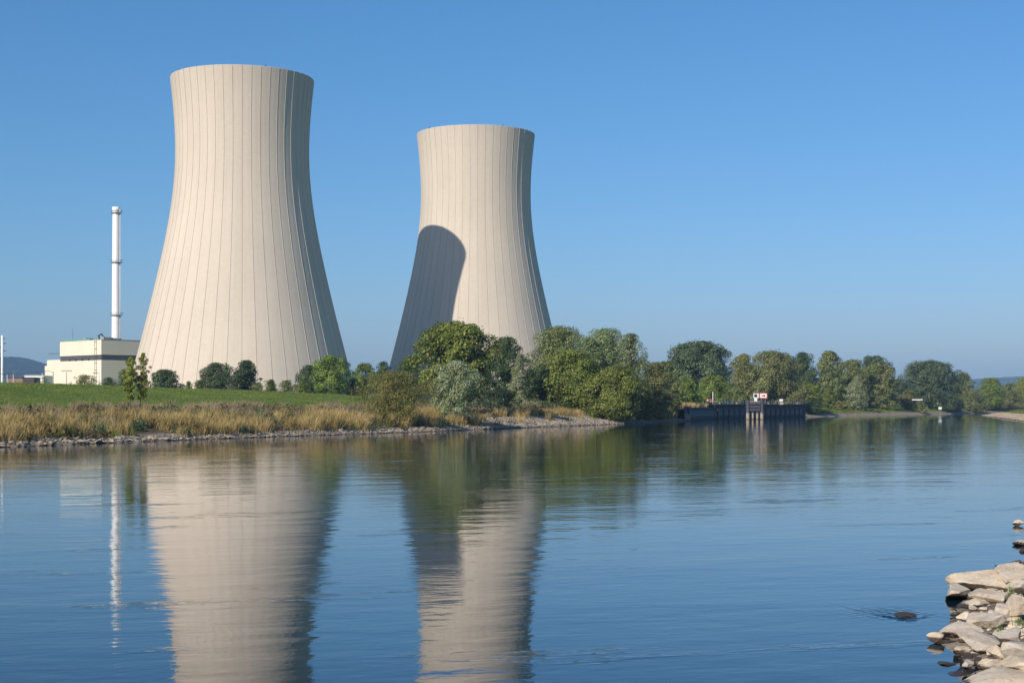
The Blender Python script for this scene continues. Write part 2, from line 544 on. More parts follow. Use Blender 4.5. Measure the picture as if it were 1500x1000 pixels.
def terrain(x, y):
    """height, distance from the waterline (land positive), stoniness"""
    x = np.asarray(x, float)
    y = np.asarray(y, float)
    P = np.stack([x.ravel(), y.ravel()], 1)
    sl, gl, al = side_dist(P, LEFT, 1.0)
    sr, gr, ar = side_dist(P, RIGHT, -1.0)
    X, Y = P[:, 0], P[:, 1]
    w = wob(X, Y)
    s1 = sl + 0.35 * w
    azi = X / np.maximum(Y, 20)
    crest = np.interp(Y, [150, 240, 340, 420, 520, 640], [8.3, 8.1, 7.0, 5.6, 4.2, 3.6])
    near = np.interp(Y, [380, 460], [1.0, 0.0])
    zl = np.interp(s1, [-9, -1, 0, 3, 9, 20], [-2.2, -0.45, 0, 0.75, 1.75, 2.5])
    u = np.clip((s1 - 20) / 62, 0, 1)
    u = u * u * (3 - 2 * u)
    dn = np.clip((s1 - 88) / 26, 0, 1)
    dn = dn * dn * (3 - 2 * dn)
    zl = zl + u * (crest - 2.5) - dn * (crest - np.minimum(crest, 5.0))
    zl = zl + np.where(s1 > 0, 0.06 * w + 0.10 * np.sin(X * 0.13) * np.sin(Y * 0.09), 0)
    wh = (gl == WHARF[0]) | (gl == WHARF[1])
    wz = np.where(gl == WHARF[0], 3.15, 4.05)
    zq = np.where(sl > 3.4, wz + u * 0.6, -2.2)
    zl = np.where(wh, zq, zl)
    s2 = sr + np.where(Y < 60, 0.12, 0.5) * w
    zr_far = np.interp(s2, [-8, -1, 0, 5, 12, 26, 60], [-2, -0.35, 0, 0.75, 1.5, 2.3, 2.7])
    zr_near = np.interp(s2, [-8, -1.2, 0, 1.2, 3, 6, 14], [-2, -0.5, 0.0, 0.16, 0.34, 0.75, 2.0])
    k = np.clip((Y - 50) / 40, 0, 1)
    zr = zr_near * (1 - k) + zr_far * k
    left_side = sl > sr
    z = np.where(left_side, zl, zr)
    s = np.where(left_side, np.where(wh, np.where(sl > 0, sl + 12, sl), s1), np.where(Y < 60, np.minimum(s2, 3.0) * 0.5, s2 + 6 * k))
    s = np.where(~left_side & (Y >= 60) & (s2 < 7), np.minimum(s2 * 0.3, 2.0), s)
    stone = np.interp(Y, [262, 275, 305, 330], [0, 0.9, 0.9, 0.25]) * left_side * (s1 < 14)
    stone = np.where(left_side & (Y > 600), 0.35, stone)
    return z.reshape(x.shape), s.reshape(x.shape), stone.reshape(x.shape)


def gz(x, y):
    return float(terrain(np.array([x]), np.array([y]))[0][0])


def lines(parts):
    out = []
    for a, b, st in parts:
        out.append(np.arange(a, b, st))
    return np.unique(np.round(np.concatenate(out), 4))


def grid_faces(nx, ny):
    i, j = np.meshgrid(np.arange(nx - 1), np.arange(ny - 1))
    a = (j * nx + i).ravel()
    return np.stack([a, a + 1, a + 1 + nx, a + nx], 1)


xs = lines([(-9000, -1000, 800), (-1000, -240, 60), (-240, -96, 12), (-96, 2, 1.5), (2, 22, 0.4), (22, 130, 1.5), (130, 300, 3), (300, 1000, 50), (1000, 9001, 800)])
ys = lines([(-400, -20, 40), (-20, 16, 4), (16, 48, 0.5), (48, 140, 3), (140, 420, 1.5), (420, 700, 3), (700, 1100, 25), (1100, 9601, 850)])
GX, GY = np.meshgrid(xs, ys)
GZ, GS, GT = terrain(GX, GY)
far = np.clip((np.hypot(GX, GY) - 1200) / 800, 0, 1)
GZ = GZ * (1 - far) + 5.0 * far
GS = GS * (1 - far) + 200 * far
ground = mesh_obj('ground', np.stack([GX.ravel(), GY.ravel(), GZ.ravel()], 1), grid_faces(len(xs), len(ys)), M['ground'], smooth=True)
for nm, arr in (('shore', GS), ('stone', GT)):
    a = ground.data.attributes.new(nm, 'FLOAT', 'POINT')
    a.data.foreach_set('value', arr.ravel().astype(np.float32))
tag(ground, kind='structure')

# water: one sheet, with real wavelets where the current breaks round the rock
RX, RY = 7.39, 29.6
wx = lines([(-260, -20, 20), (-20, 6.0, 2), (6.0, 9.2, 0.03), (9.2, 40, 4), (40, 841, 40)])
wy = lines([(-170, 20, 10), (20, 28.6, 0.8), (28.6, 32.4, 0.03), (32.4, 60, 3), (60, 1140, 40)])
WX, WY = np.meshgrid(wx, wy)
dx = WX - RX
WZ = np.zeros_like(WX)
for off, amp, wd in ((0.0, 0.030, 0.10), (-0.22, -0.016, 0.09), (0.25, 0.012, 0.10)):
    par = RY - 0.22 + off + np.where(dx < 0, 2.6 * dx ** 2 + 0.25 * np.abs(dx), 1.2 * dx ** 2 + 0.35 * dx)
    fade = np.exp(-(np.where(dx < 0, dx / 0.62, dx / 0.5)) ** 2)
    rag = 0.7 + 0.3 * np.sin(dx * 21 + 3 * np.sin(WY * 7)) + 0.35 * np.sin(dx * 47 + WY * 13)
    WZ += 0.9 * amp * (0.55 + 0.45 * np.sin(WX * 9 + 2.2 * np.sin(WY * 5 + WX * 3))) * np.exp(-((WY - par) / wd) ** 2) * fade * rag
WZ += 0.009 * np.exp(-((dx + 0.1) / 0.7) ** 2 - ((WY - RY - 0.6) / 0.8) ** 2) * np.sin(WX * 19 + 2 * np.sin(WY * 9)) * np.sin(WY * 15)
edge = np.clip(np.minimum(np.minimum(WX - 6.0, 9.17 - WX), np.minimum(WY - 28.6, 32.37 - WY)) / 0.2, 0, 1)
WZ *= edge
water = mesh_obj('water', np.stack([WX.ravel(), WY.ravel(), WZ.ravel()], 1), grid_faces(len(wx), len(wy)), M['water'], smooth=True)
tag(water, kind='structure')


# ------------------------------------------------------------------ cooling towers
TPROF = [(2.0, 50.4), (12.0, 49.5), (25.7, 46.1), (40.4, 42.6), (55.1, 38.9), (69.8, 35.5), (84.5, 32.6), (93.7, 31.35), (101.3, 30.35), (109, 29.72),
         (116.6, 29.5), (124.3, 29.56), (130.4, 29.9), (139.6, 30.7), (147.0, 31.45), (149.7, 31.75)]


def tower(name, label, x, y, rot, sc=1.0):
    t = thing(name, label, 'cooling tower', (x, y, 0), rot, 'concrete cooling towers')
    zp = np.array([p[0] for p in TPROF])
    rp = np.array([p[1] for p in TPROF])
    # smooth spline through the measured radii
    zf = np.concatenate([np.arange(2.0, 149.0, 2.5), [149.3, 149.7]])
    co = np.polyfit((zp - 75) / 75, rp, 7)
    rf = np.polyval(co, (zf - 75) / 75)
    NB, ribw, ribh = 48, 0.14, 0.14
    angs, hs = [], []
    for b in range(NB):
        a0 = 2 * math.pi * b / NB
        e = ribw / 2 / 33.0
        angs += [a0 - e, a0 - e * 0.999, a0 + e * 0.999, a0 + e]
        hs += [0, ribh, ribh, 0]
        for k in range(1, 6):
            angs.append(a0 + 2 * math.pi / NB * k / 6)
            hs.append(0)
    angs, hs = np.array(angs), np.array(hs)
    n = len(angs)
    V = []
    for z, r in zip(zf, rf):
        rr = r + hs
        V.append(np.stack([rr * np.cos(angs), rr * np.sin(angs), np.full(n, z)], 1))
    # rounded lip, then the inner skin down a little way
    for z, r in ((149.85, rf[-1] - 0.05), (149.85, rf[-1] - 0.75), (149.5, rf[-1] - 0.95), (140, rf[-1] - 2.0), (116, 28.6), (80, 32.5), (40, 41.6), (2, 49.4)):
        V.append(np.stack([r * np.cos(angs), r * np.sin(angs), np.full(n, z)], 1))
    m = len(V)
    V = np.concatenate(V)
    i, j = np.meshgrid(np.arange(n), np.arange(m - 1))
    a = (j * n + i).ravel()
    b = (j * n + (i + 1) % n).ravel()
    F = np.stack([a, b, b + n, a + n], 1)
    V[:, :2] *= sc
    V[:, 2] = CAM_Z + (V[:, 2] - CAM_Z) * sc
    mesh_obj('shell', V, F, M['tower'], t)
    for ang in (R(-140) - rot, R(-62) - rot, R(20) - rot, R(110) - rot):
        rr = (rf[-1] - 0.4) * sc
        zt = CAM_Z + (149.85 - CAM_Z) * sc
        mb = MB().box((rr * math.cos(ang), rr * math.sin(ang), zt + 0.2), (0.5, 0.5, 0.4), ang)
        mb.tube([(rr * math.cos(ang), rr * math.sin(ang), zt + 0.3), (rr * math.cos(ang), rr * math.sin(ang), zt + 0.8)], [0.15, 0.1], 6)
        mb.build('warning_light', M['dark_metal'], t)
    return t


T1 = (-120.9, 704.7)
K2 = 0.968
T2 = (-19.5 * K2, 848.8 * K2)
tower('cooling_tower', 'larger concrete cooling tower beside the white chimney and cream building', *T1, 0.03)
tower('cooling_tower', 'smaller looking cooling tower with the curved shadow of its neighbour on it', *T2, 0.05, K2)

# ------------------------------------------------------------------ power station building and chimney
cx, cy, rzB = -204.0, 780.0, math.atan2(0.67, 0.74) + R(3.5)      # front corner; local +x runs along the right face
bld = thing('plant_building', 'cream flat-roofed power station building with a dark band, left of the cooling tower', 'building', (cx, cy, 4.5), rzB)
TOPZ = zz(497.3, 780) - 4.5
B1, B2 = zz(527, 780) - 4.5, zz(521, 780) - 4.5
LX, LY = 60.0, 40.0


def bbox(x0, x1, y0, y1, z0, z1):
    return MB().box(((x0 + x1) / 2, (y0 + y1) / 2, (z0 + z1) / 2), (x1 - x0, y1 - y0, z1 - z0))


bbox(0, LX, 0, LY, 0, B1).build('lower_wall', M['cream'], bld)
bbox(0.12, LX - 0.1, 0.12, LY - 0.1, B1, B2 + 0.6).build('wall_band', M['dark_band'], bld)
up = bbox(0, LX, 0, LY, B2 + 0.6, TOPZ).build('upper_wall', M['cream'], bld)
bbox(-0.1, LX + 0.1, -0.1, LY + 0.1, TOPZ, TOPZ + 0.25).build('roof', M['grey_metal'], bld)
bbox(0.6, 2.4, 12, LY - 4, TOPZ + 0.25, TOPZ + 0.9).build('roof_edge', M['teal'], bld)
for x, y, w, h in ((5, 6, 4.2, 1.4), (12, 9, 3.6, 1.2), (40, 5, 4.2, 1.4), (3.2, 20, 3.0, 1.3)):
    rv = bbox(x, x + w, y, y + 3, TOPZ + 0.25, TOPZ + 0.25 + h).build('roof_vent', M['quay_concrete'], bld)
    bbox(x + w, x + w + 1.4, y + 0.3, y + 2.7, TOPZ + 0.25, TOPZ + 0.25 + h * 0.85).build('grille', M['dark_metal'], rv)
mb = MB()
mb.tube([(1.0, 3.5, TOPZ + 0.2), (0.6, 3.5, TOPZ + 2.2), (1.6, 2.6, TOPZ + 2.9), (2.6, 1.6, TOPZ + 1.4)], [0.35, 0.5, 0.55, 0.35], 7)
mb.build('roof_crane', M['dark_metal'], bld)
mb = MB()
for yy in (4.3, 6.0):
    mb.box((-0.22, yy, (TOPZ + 2) / 2), (0.10, 0.10, TOPZ - 2))
for k in range(9):
    mb.box((-0.22, 5.15, 3 + k * (TOPZ - 4) / 8), (0.14, 1.8, 0.14))
mb.build('ladder', M['bark'], bld)
for y in (30, 24, 18, 12):
    MB().box((-0.3, y, B1 + 0.5), (0.5, 0.9, 0.7)).build('bracket', M['dark_metal'], bld)
MB().tube([(1, 29, TOPZ), (1, 29, TOPZ + 7)], [0.09, 0.05], 5).build('antenna', M['dark_metal'], bld)
an = bbox(0.5, 30, LY, LY + 14, 0, zz(527.5, 820) - 4.5).build('side_annex', M['cream'], bld)
MB().box((1, LY + 5, zz(518.5, 820) - 4.5), (0.3, 16, 0.25)).build('roof_beam', M['dark_metal'], an)
bbox(2.0, 20, LY + 14, LY + 19, 0, zz(536, 825) - 4.5).build('side_annex', M['cream'], bld)

D = 860.0
chx = at(170.2, D)
ch = thing('chimney', 'tall slender white chimney rising behind the cream power station building', 'chimney', (chx, D, 4.5))
hz = zz(303.5, D) - 4.5
MB().lathe((0, 0, 0), [(2.75, 0), (2.45, hz * 0.36), (2.2, hz * 0.65), (1.98, hz - 2.6), (1.95, hz - 2.5), (2.15, hz - 2.4), (2.15, hz), (1.7, hz), (1.6, hz - 5)], 40).build('stack', M['white'], ch, True)
for py, rr in ((312.5, 2.1), (384.8, 2.3), (462, 2.55)):
    z = zz(py, D) - 4.5
    pl = MB().lathe((0, 0, z), [(rr - 0.2, 0), (rr + 0.85, 0), (rr + 0.85, 0.3), (rr - 0.2, 0.3)], 28).build('platform', M['grey_metal'], ch)
    mb = MB()
    for k in range(14):
        a = 2 * math.pi * k / 14
        mb.box(((rr + 0.75) * math.cos(a), (rr + 0.75) * math.sin(a), z + 0.85), (0.1, 0.1, 1.1), a)
    mb.lathe((0, 0, z + 1.4), [(rr + 0.72, 0), (rr + 0.82, 0), (rr + 0.82, 0.1), (rr + 0.72, 0.1), (rr + 0.72, 0)], 28)
    mb.build('railing', M['grey_metal'], pl)
    MB().box((rr + 1.0, 0, z + 1.3), (0.7, 0.5, 0.8)).build('aviation_lamp', M['grey_metal'], ch)
MB().box((2.35, -0.9, hz * 0.5), (0.25, 0.5, hz * 0.98)).build('ladder', M['white'], ch)

# far left yard: mast, sheds, lamps
D = 560.0
ms = thing('white_mast', 'thick white mast with dark floodlights at the left edge, behind the meadow', 'mast', (at(3.3, D), D, 5))
mh = zz(491, D) - 5
MB().lathe((0, 0, 0), [(0.46, 0), (0.42, mh * 0.5), (0.36, mh), (0.0, mh)], 16).build('pole', M['white'], ms, True)
for py, dx_ in ((496, 0.75), (503, 0.95), (508, -0.75), (514, 0.9), (519, -0.7), (548, 0.8)):
    z = zz(py, D) - 5
    mb = MB().box((dx_ * 0.6, 0, z), (abs(dx_) * 0.9, 0.12, 0.12))
    mb.box((dx_, 0, z + 0.05), (0.5, 0.4, 0.35), 0.3)
    mb.build('floodlight', M['dark_metal'], ms)


def shed(name, label, x0, x1, ytop, d, depth, mwall, mroof, cat='shed'):
    xa, xb = at(x0, d), at(x1, d)
    h = zz(ytop, d) - 4.6
    t = thing(name, label, cat, ((xa + xb) / 2, d + depth / 2, 4.6))
    MB().box((0, 0, h / 2), (xb - xa, depth, h)).build('wall', mwall, t)
    MB().box((0, 0, h + 0.12), (xb - xa + 0.4, depth + 0.4, 0.24)).build('roof', mroof, t)
    n = max(2, int((xb - xa) / 3))
    for k in range(n):
        MB().box((-(xb - xa) / 2 + (k + 0.5) * (xb - xa) / n, -depth / 2 - 0.02, h * 0.6), (0.9, 0.1, 0.8)).build('window', M['dark_metal'], t)
    return t


shed('low_shed', 'low brown brick shed beyond the meadow, beside the white mast', 10, 33, 553.5, 540, 8, M['brick'], M['roof_dark'])
shed('low_shed', 'low dark shed in front of the long white shed', 33, 50, 553.5, 540, 7, M['roof_dark'], M['roof_dark'])
shed('long_shed', 'long white flat shed near the cream building', 36, 64, 550.5, 610, 12, M['white'], M['white'])


def lamp(label, px, ytop, d, arms, mat):
    x = at(px, d)
    g = gz(x, d)
    t = thing('street_lamp', label, 'street lamp', (x, d, g), 0, 'street lamps behind the meadow')
    h = zz(ytop, d) - g
    MB().tube([(0, 0, -0.2), (0, 0, h)], [0.14, 0.09], 8).build('pole', mat, t)
    for s_, ln in arms:
        mb = MB().tube([(0, 0, h - 0.1), (s_ * ln * 0.6, 0, h + 0.35), (s_ * ln, 0, h + 0.2)], [0.07, 0.06, 0.05], 6)
        a = mb.build('arm', M['dark_metal'], t)
        MB().box((s_ * (ln + 0.6), 0, h + 0.15), (1.4, 0.4, 0.22)).build('lamp_head', M['dark_metal'], a)
    return t


lamp('white lamp post with arms to both sides, close to the white mast', 10.5, 548.5, 520, ((-1, 2), (1, 2)), M['white'])
lamp('white lamp post with arms to both sides, above the brown shed', 19.5, 547.5, 520, ((-1, 2.2), (1, 2.4)), M['white'])
lamp('white lamp post with one long arm, above the white shed', 62, 546, 520, ((-1, 3.0),), M['white'])
lamp('brown lamp post with one arm in front of the cream building', 78, 544.6, 520, ((-1, 2.6),), M['bark'])
lamp('small lamp post before the middle of the cream wall', 97.5, 543.5, 540, ((-1, 0.5), (1, 0.5)), M['grey_metal'])
lamp('short white lamp post by the bushes at the corner of the cream building', 145, 547, 500, ((-1, 0.6),), M['white'])


# ------------------------------------------------------------------ trees and bushes
def env(style, t):
    if style == 'round':
        return np.sqrt(np.clip(1 - (2 * t - 1) ** 2, 0, 1)) ** 0.85
    if style == 'dome':
        return np.where(t < 0.32, 0.72 + 0.28 * np.sin(t / 0.32 * np.pi / 2), np.sqrt(np.clip(1 - ((t - 0.32) / 0.68) ** 2, 0, 1)) ** 0.9)
    if style == 'oval':
        return np.sqrt(np.clip(1 - (np.abs(2 * t - 0.9) / 1.1) ** 2.2, 0, 1))
    if style == 'cone':
        return np.where(t < 0.22, 0.65 + 0.35 * t / 0.22, np.clip((1 - t) / 0.78, 0, 1) ** 0.72)
    if style == 'fan':      # shrub that opens upward
        return np.where(t < 0.6, 0.42 + 0.58 * (t / 0.6) ** 0.8, np.sqrt(np.clip(1 - ((t - 0.6) / 0.4) ** 2, 0, 1)))
    return np.ones_like(t)


G2 = 'trees behind the quay and along the far bank'


def make_tree(name, label, cat, px, ytop, wpx, d, style, leaf, n, group=None, crown0=0.16, seed=0, lsz=0.45, asp=0.55, lean=(0, 0), flow=None,
              trunk_r=None, ybase=None, bark='bark', nclump=None, deep=0.75, crs=1.0, dens=1.0, open_=0.0):
    rng = np.random.default_rng(seed * 7919 + int(px) * 13 + 5)
    x, y = at(px, d), d
    z0 = gz(x, y) if ybase is None else zz(ybase, d)
    H = zz(ytop, d) - z0
    W = wpx * d / FPX
    Dp = W * deep
    t = thing(name, label, cat, (x, y, z0), 0, group)
    K = nclump or int(np.clip(46 + H * 2.2, 44, 100))
    K = int(K * 1.25)
    lsz = lsz * 0.8
    n = int(n * 2.1 * dens * (1.7 if group == G2 else 1.0))
    if group == G2:
        wpx = wpx * 1.1
        W = wpx * d / FPX
        Dp = W * deep
    c0 = crown0 * H
    # clump centres spread evenly over the crown, then shaken
    tt = (np.arange(K) + rng.uniform(0, 1, K)) / K
    tt = np.clip(tt ** 0.95, 0.01, 0.99)
    aa = np.arange(K) * 2.39996 + rng.normal(0, 0.35, K)
    inner = rng.random(K) < 0.25
    rr = np.where(inner, rng.uniform(0.0, 0.6, K), rng.uniform(0.62, 1.12, K))
    ph = rng.uniform(0, 6.28, 4)
    irr = 1 + 0.15 * np.sin(2 * aa + ph[0] + 4 * tt) + 0.12 * np.sin(4 * aa + ph[1] - 7 * tt)
    cr = W * rng.uniform(0.07, 0.185, K) * np.clip(0.6 + 0.4 * env(style, tt), 0.45, 1) * (W ** -0.12) * 1.3
    cr = np.where(inner, cr * 1.25, cr)
    cr = np.minimum(cr, (H - c0) * 0.22) * crs
    e = env(style, tt) * irr
    rad = np.maximum(e * W / 2 - cr * 0.72, 0) * rr
    cz = c0 + tt * (H - c0)
    cz = np.minimum(cz, H - cr * 0.62)
    cz = np.maximum(cz, c0 * 0.8 + cr * 0.3)
    C = np.stack([rad * np.cos(aa) + lean[0] * cz, rad * np.sin(aa) * Dp / W + lean[1] * cz, cz], 1)
    keep = rng.random(K) > open_
    C, cr, rr = C[keep], cr[keep], rr[keep]
    K = len(C)
    m = rng.multinomial(n, (cr ** 2) / (cr ** 2).sum())
    idx = np.repeat(np.arange(K), m)
    nn = len(idx)
    u = rng.normal(size=(nn, 3))
    u[:, 2] = np.abs(u[:, 2]) * 1.0 * np.where(rng.random(nn) < 0.72, 1, -1)
    u /= np.linalg.norm(u, axis=1)[:, None]
    rad = cr[idx] * (0.55 + 0.5 * np.sqrt(rng.random(nn)))
    spray = rng.random(nn) < 0.08
    rad = np.where(spray, rad * rng.uniform(1.05, 1.38, nn), rad)
    P = C[idx] + u * rad[:, None] * np.array([1.0, 0.9, 0.8])
    P[:, 2] = np.maximum(P[:, 2], 0.1 + 0.03 * H * rng.random(nn))
    ctr = np.array([lean[0] * H * 0.5, lean[1] * H * 0.5, c0 + (H - c0) * 0.45])
    out = P - ctr
    out /= np.maximum(np.linalg.norm(out, axis=1), 1e-3)[:, None]
    nrm = 0.75 * u + 0.45 * out + rng.normal(size=(nn, 3)) * 0.42 + np.array([0, 0, 0.25])
    nrm /= np.linalg.norm(nrm, axis=1)[:, None]
    if flow is not None:
        fl = np.array(flow, float) + rng.normal(size=(nn, 3)) * 0.35 + 0.35 * u
    else:
        fl = rng.normal(size=(nn, 3))
    a = fl - (fl * nrm).sum(1)[:, None] * nrm
    a /= np.maximum(np.linalg.norm(a, axis=1), 1e-4)[:, None]
    b = np.cross(nrm, a)
    l = lsz * rng.uniform(0.6, 1.35, nn) * 0.5
    w = l * asp
    V = np.stack([P - a * l[:, None], P + b * w[:, None] + a * (l * 0.1)[:, None], P + a * l[:, None], P - b * w[:, None] + a * (l * 0.1)[:, None]], 1).reshape(-1, 3)
    F = np.arange(nn * 4).reshape(-1, 4)
    mesh_obj('crown', V, F, M[leaf], t)
    # trunk with limbs running into the clumps
    tr = trunk_r or max(0.10, 0.022 * H)
    mb = MB()
    stems = [(0, 0)] if style != 'fan' else [(-0.06 * W, 0), (0.05 * W, 0.02 * W), (0.0, -0.05 * W), (0.11 * W, 0.03 * W), (-0.12 * W, 0.02 * W)]
    for sx, sy in stems:
        topz = c0 + (H - c0) * 0.62
        pts, rs = [], []
        for k in range(6):
            f = k / 5
            pts.append((sx * (1 + 1.6 * f) + lean[0] * topz * f + 0.02 * H * math.sin(2.1 * f + ph[0]), sy * (1 + 1.6 * f) + lean[1] * topz * f + 0.015 * H * math.sin(2.6 * f + ph[1]), -0.3 + (topz + 0.3) * f))
            rs.append(tr * (1.25 - 0.95 * f ** 0.8) / (1 if len(stems) == 1 else 1.8))
        mb.tube(pts, rs, 7)
    for k in rng.choice(K, min(K, 11), replace=False):
        f = rng.uniform(0.35, 0.85)
        j = min(int(f * 5), 4)
        p0 = Vector(pts[j]).lerp(Vector(pts[j + 1]), f * 5 - j)
        p1 = Vector(C[k])
        md = p0.lerp(p1, 0.5) + Vector((0, 0, 0.06 * H * rng.uniform(-0.3, 1)))
        mb.tube([p0, md, p1], [tr * 0.42, tr * 0.28, tr * 0.10], 5, False)
    mb.build('trunk', M[bark], t)
    return t


WIND = (0.75, 0.0, 0.65)
DROOP = (0.1, 0, -1)
G1 = 'trees and bushes on the left bank'
G2 = 'trees behind the quay and along the far bank'
T = make_tree
# along the dyke crest, before the towers
T('sapling', 'left and denser of two yellow-green saplings in the tall bank grass', 'tree', 189, 523, 24, 190, 'oval', 'leaf_sap', 1900, G1, 0.36, 1, 0.26, 0.4, (0.03, 0), flow=DROOP, trunk_r=0.06, nclump=40, crs=1.0, dens=1.8, open_=0.03)
T('sapling', 'right and feathery taller one of two yellow-green saplings in the bank grass', 'tree', 205, 517, 25, 191, 'oval', 'leaf_sap', 1500, G1, 0.33, 64, 0.26, 0.35, (0.05, 0), flow=DROOP, trunk_r=0.06, nclump=40, crs=0.85, dens=1.6, open_=0.1)
T('bush', 'low dark round tree at the foot of the larger cooling tower, right of the sapling', 'bush', 241, 542, 52, 400, 'dome', 'leaf_deep', 5200, G1, 0.10, 2, 0.5)
T('bush', 'low brown-green bush before the cream building', 'bush', 124, 549.5, 44, 430, 'dome', 'leaf_brown', 2200, G1, 0.05, 3, 0.45)
T('bush', 'low dull bush at the corner of the cream building', 'bush', 160, 553, 34, 430, 'dome', 'leaf_deep', 1800, G1, 0.05, 4, 0.45)
T('bush', 'grey-green bush half hidden by the yellow-green sapling', 'bush', 183, 541, 30, 420, 'oval', 'leaf_blue', 2000, G1, 0.1, 5, 0.45)
T('bush', 'reddish low bush in front of the white shed', 'bush', 64, 552, 22, 500, 'dome', 'leaf_brown', 1200, G1, 0.05, 6, 0.4)
T('bush', 'small pale green bush at the right foot of the low dark round tree', 'bush', 276, 558, 14, 395, 'dome', 'leaf_fresh', 900, G1, 0.05, 7, 0.4)
T('tree', 'left of the two dark trees side by side before the larger tower', 'tree', 318, 532, 60, 400, 'round', 'leaf_deep', 6200, G1, 0.08, 8, 0.5)
T('tree', 'right and slightly taller of the two dark trees before the larger tower', 'tree', 361, 528, 42, 402, 'oval', 'leaf_deep', 5600, G1, 0.06, 9, 0.5)
T('bush', 'small bush right of the two dark trees before the tower', 'bush', 397, 556, 24, 395, 'dome', 'leaf_fresh', 1500, G1, 0.05, 10, 0.4)
T('bush', 'small low bush left of the broad light green tree', 'bush', 420, 557, 28, 395, 'dome', 'leaf_olive', 1500, G1, 0.05, 11, 0.4)
T('tree', 'dark tree behind the left side of the broad light green tree', 'tree', 455, 535, 46, 405, 'round', 'leaf_deep', 4200, G1, 0.06, 12, 0.5)
T('tree', 'broad light green tree at the right foot of the larger cooling tower', 'tree', 485, 521.5, 64, 390, 'dome', 'leaf_fresh', 7600, G1, 0.05, 13, 0.5)
T('tree', 'small round olive tree in the gap between the two towers', 'tree', 534, 532, 40, 420, 'round', 'leaf_fresh', 3800, G1, 0.08, 14, 0.5)
T('tree', 'small dark round tree in the gap between the two towers', 'tree', 561, 530, 30, 430, 'round', 'leaf_deep', 3200, G1, 0.08, 15, 0.5)
T('tree', 'dark tree at the shaded foot of the smaller looking tower', 'tree', 600, 523, 56, 420, 'dome', 'leaf_deep', 5200, G1, 0.06, 16, 0.5)
T('bush', 'low bush filling the foot of the dark round tree on its right', 'bush', 292, 557, 22, 396, 'dome', 'leaf_olive', 1300, G1, 0.03, 71, 0.4)
T('bush', 'low bush between the feet of the two dark trees before the tower', 'bush', 341, 552, 26, 397, 'dome', 'leaf_blue', 1500, G1, 0.03, 72, 0.4)
T('bush', 'smallest pale bush just right of the two dark trees', 'bush', 379, 560, 16, 394, 'dome', 'leaf_olive', 800, G1, 0.03, 73, 0.36)
T('bush', 'low green bush under the left side of the broad light green tree', 'bush', 444, 557, 26, 393, 'dome', 'leaf_fresh', 1500, G1, 0.03, 74, 0.4)
T('bush', 'grey-green low bush in the gap between the towers', 'bush', 516, 553, 30, 400, 'dome', 'leaf_blue', 1800, G1, 0.03, 75, 0.4)
T('bush', 'olive low bush behind the wide brown-olive willow shrub', 'bush', 590, 548, 50, 370, 'dome', 'leaf_olive', 3400, G1, 0.03, 76, 0.42)
T('bush', 'low green bush at the right foot of the cream building', 'bush', 203, 552, 24, 410, 'dome', 'leaf_fresh', 1500, G1, 0.03, 77, 0.42)
# bank group in the middle
T('willow_shrub', 'wide brown-olive willow shrub opening upward at the water edge', 'bush', 578, 545, 120, 240, 'fan', 'leaf_brown', 14000, G1, 0.0, 17, 0.42, 0.22, (0.0, 0), flow=(0.15, 0, 1), nclump=85)
T('broadleaf_tree', 'big round bright green tree before the shaded tower', 'tree', 666, 474, 118, 290, 'round', 'leaf_fresh', 19000, G1, 0.10, 18, 0.55, 0.7)
T('willow_shrub', 'pale silver-green bushy willow in front of the big round bright tree', 'bush', 668, 529, 74, 258, 'oval', 'leaf_silver', 8600, G1, 0.06, 19, 0.42, 0.35, flow=(0.2, 0, 0.9))
T('tree', 'dark blue-green tree right of the big round bright tree', 'tree', 742, 494, 64, 340, 'round', 'leaf_deep', 8600, G1, 0.06, 20, 0.5)
T('willow_tree', 'narrow leaning silver willow between dark tree and olive willow', 'tree', 752, 519, 40, 322, 'cone', 'leaf_silver', 5200, G1, 0.05, 21, 0.5, 0.3, (0.12, 0), flow=WIND)
T('bush', 'dark low bush under the right side of the big round bright tree', 'bush', 712, 545, 56, 318, 'dome', 'leaf_blue', 4200, G1, 0.05, 61, 0.45)
T('willow_tree', 'tall olive willow behind the windblown silver willow', 'tree', 820, 480, 128, 366, 'dome', 'leaf_olive', 22000, G1, 0.04, 22, 0.55, 0.42, flow=DROOP)
T('willow_tree', 'large windblown silver-green willow, crown tallest right of the towers', 'tree', 882, 483, 118, 350, 'dome', 'leaf_windblown', 20000, G1, 0.05, 23, 0.62, 0.28, (0.05, 0), flow=WIND)
T('willow_tree', 'windblown willow forming the steep right shoulder of the silver-green willow group', 'tree', 920, 489, 54, 347, 'oval', 'leaf_windblown', 8200, G1, 0.05, 81, 0.6, 0.28, (0.04, 0), flow=WIND)
T('willow_tree', 'smaller windblown willow between the olive willow and the large windblown one', 'tree', 858, 494, 56, 346, 'oval', 'leaf_windblown', 7600, G1, 0.05, 82, 0.6, 0.28, (0.04, 0), flow=WIND)
T('broadleaf_tree', 'bright green tree with pale trunk in front of the silver willow', 'tree', 838, 514, 94, 340, 'round', 'leaf_fresh', 11000, G1, 0.15, 24, 0.5, 0.65, bark='bark_pale', trunk_r=0.16)
T('young_tree', 'leftmost small dark tree on thin trunk in the bank grass', 'tree', 776, 541, 32, 336, 'round', 'leaf_deep', 2800, G1, 0.30, 25, 0.42, trunk_r=0.09)
T('young_tree', 'small dark tree on a thin trunk, second along the row in the bank grass', 'tree', 795, 533, 36, 340, 'round', 'leaf_deep', 3200, G1, 0.26, 26, 0.42, trunk_r=0.09)
T('young_tree', 'small yellowish tree on thin trunk beside the bright green tree', 'tree', 810, 545, 32, 343, 'round', 'leaf_fresh', 2600, G1, 0.26, 27, 0.42, trunk_r=0.09)
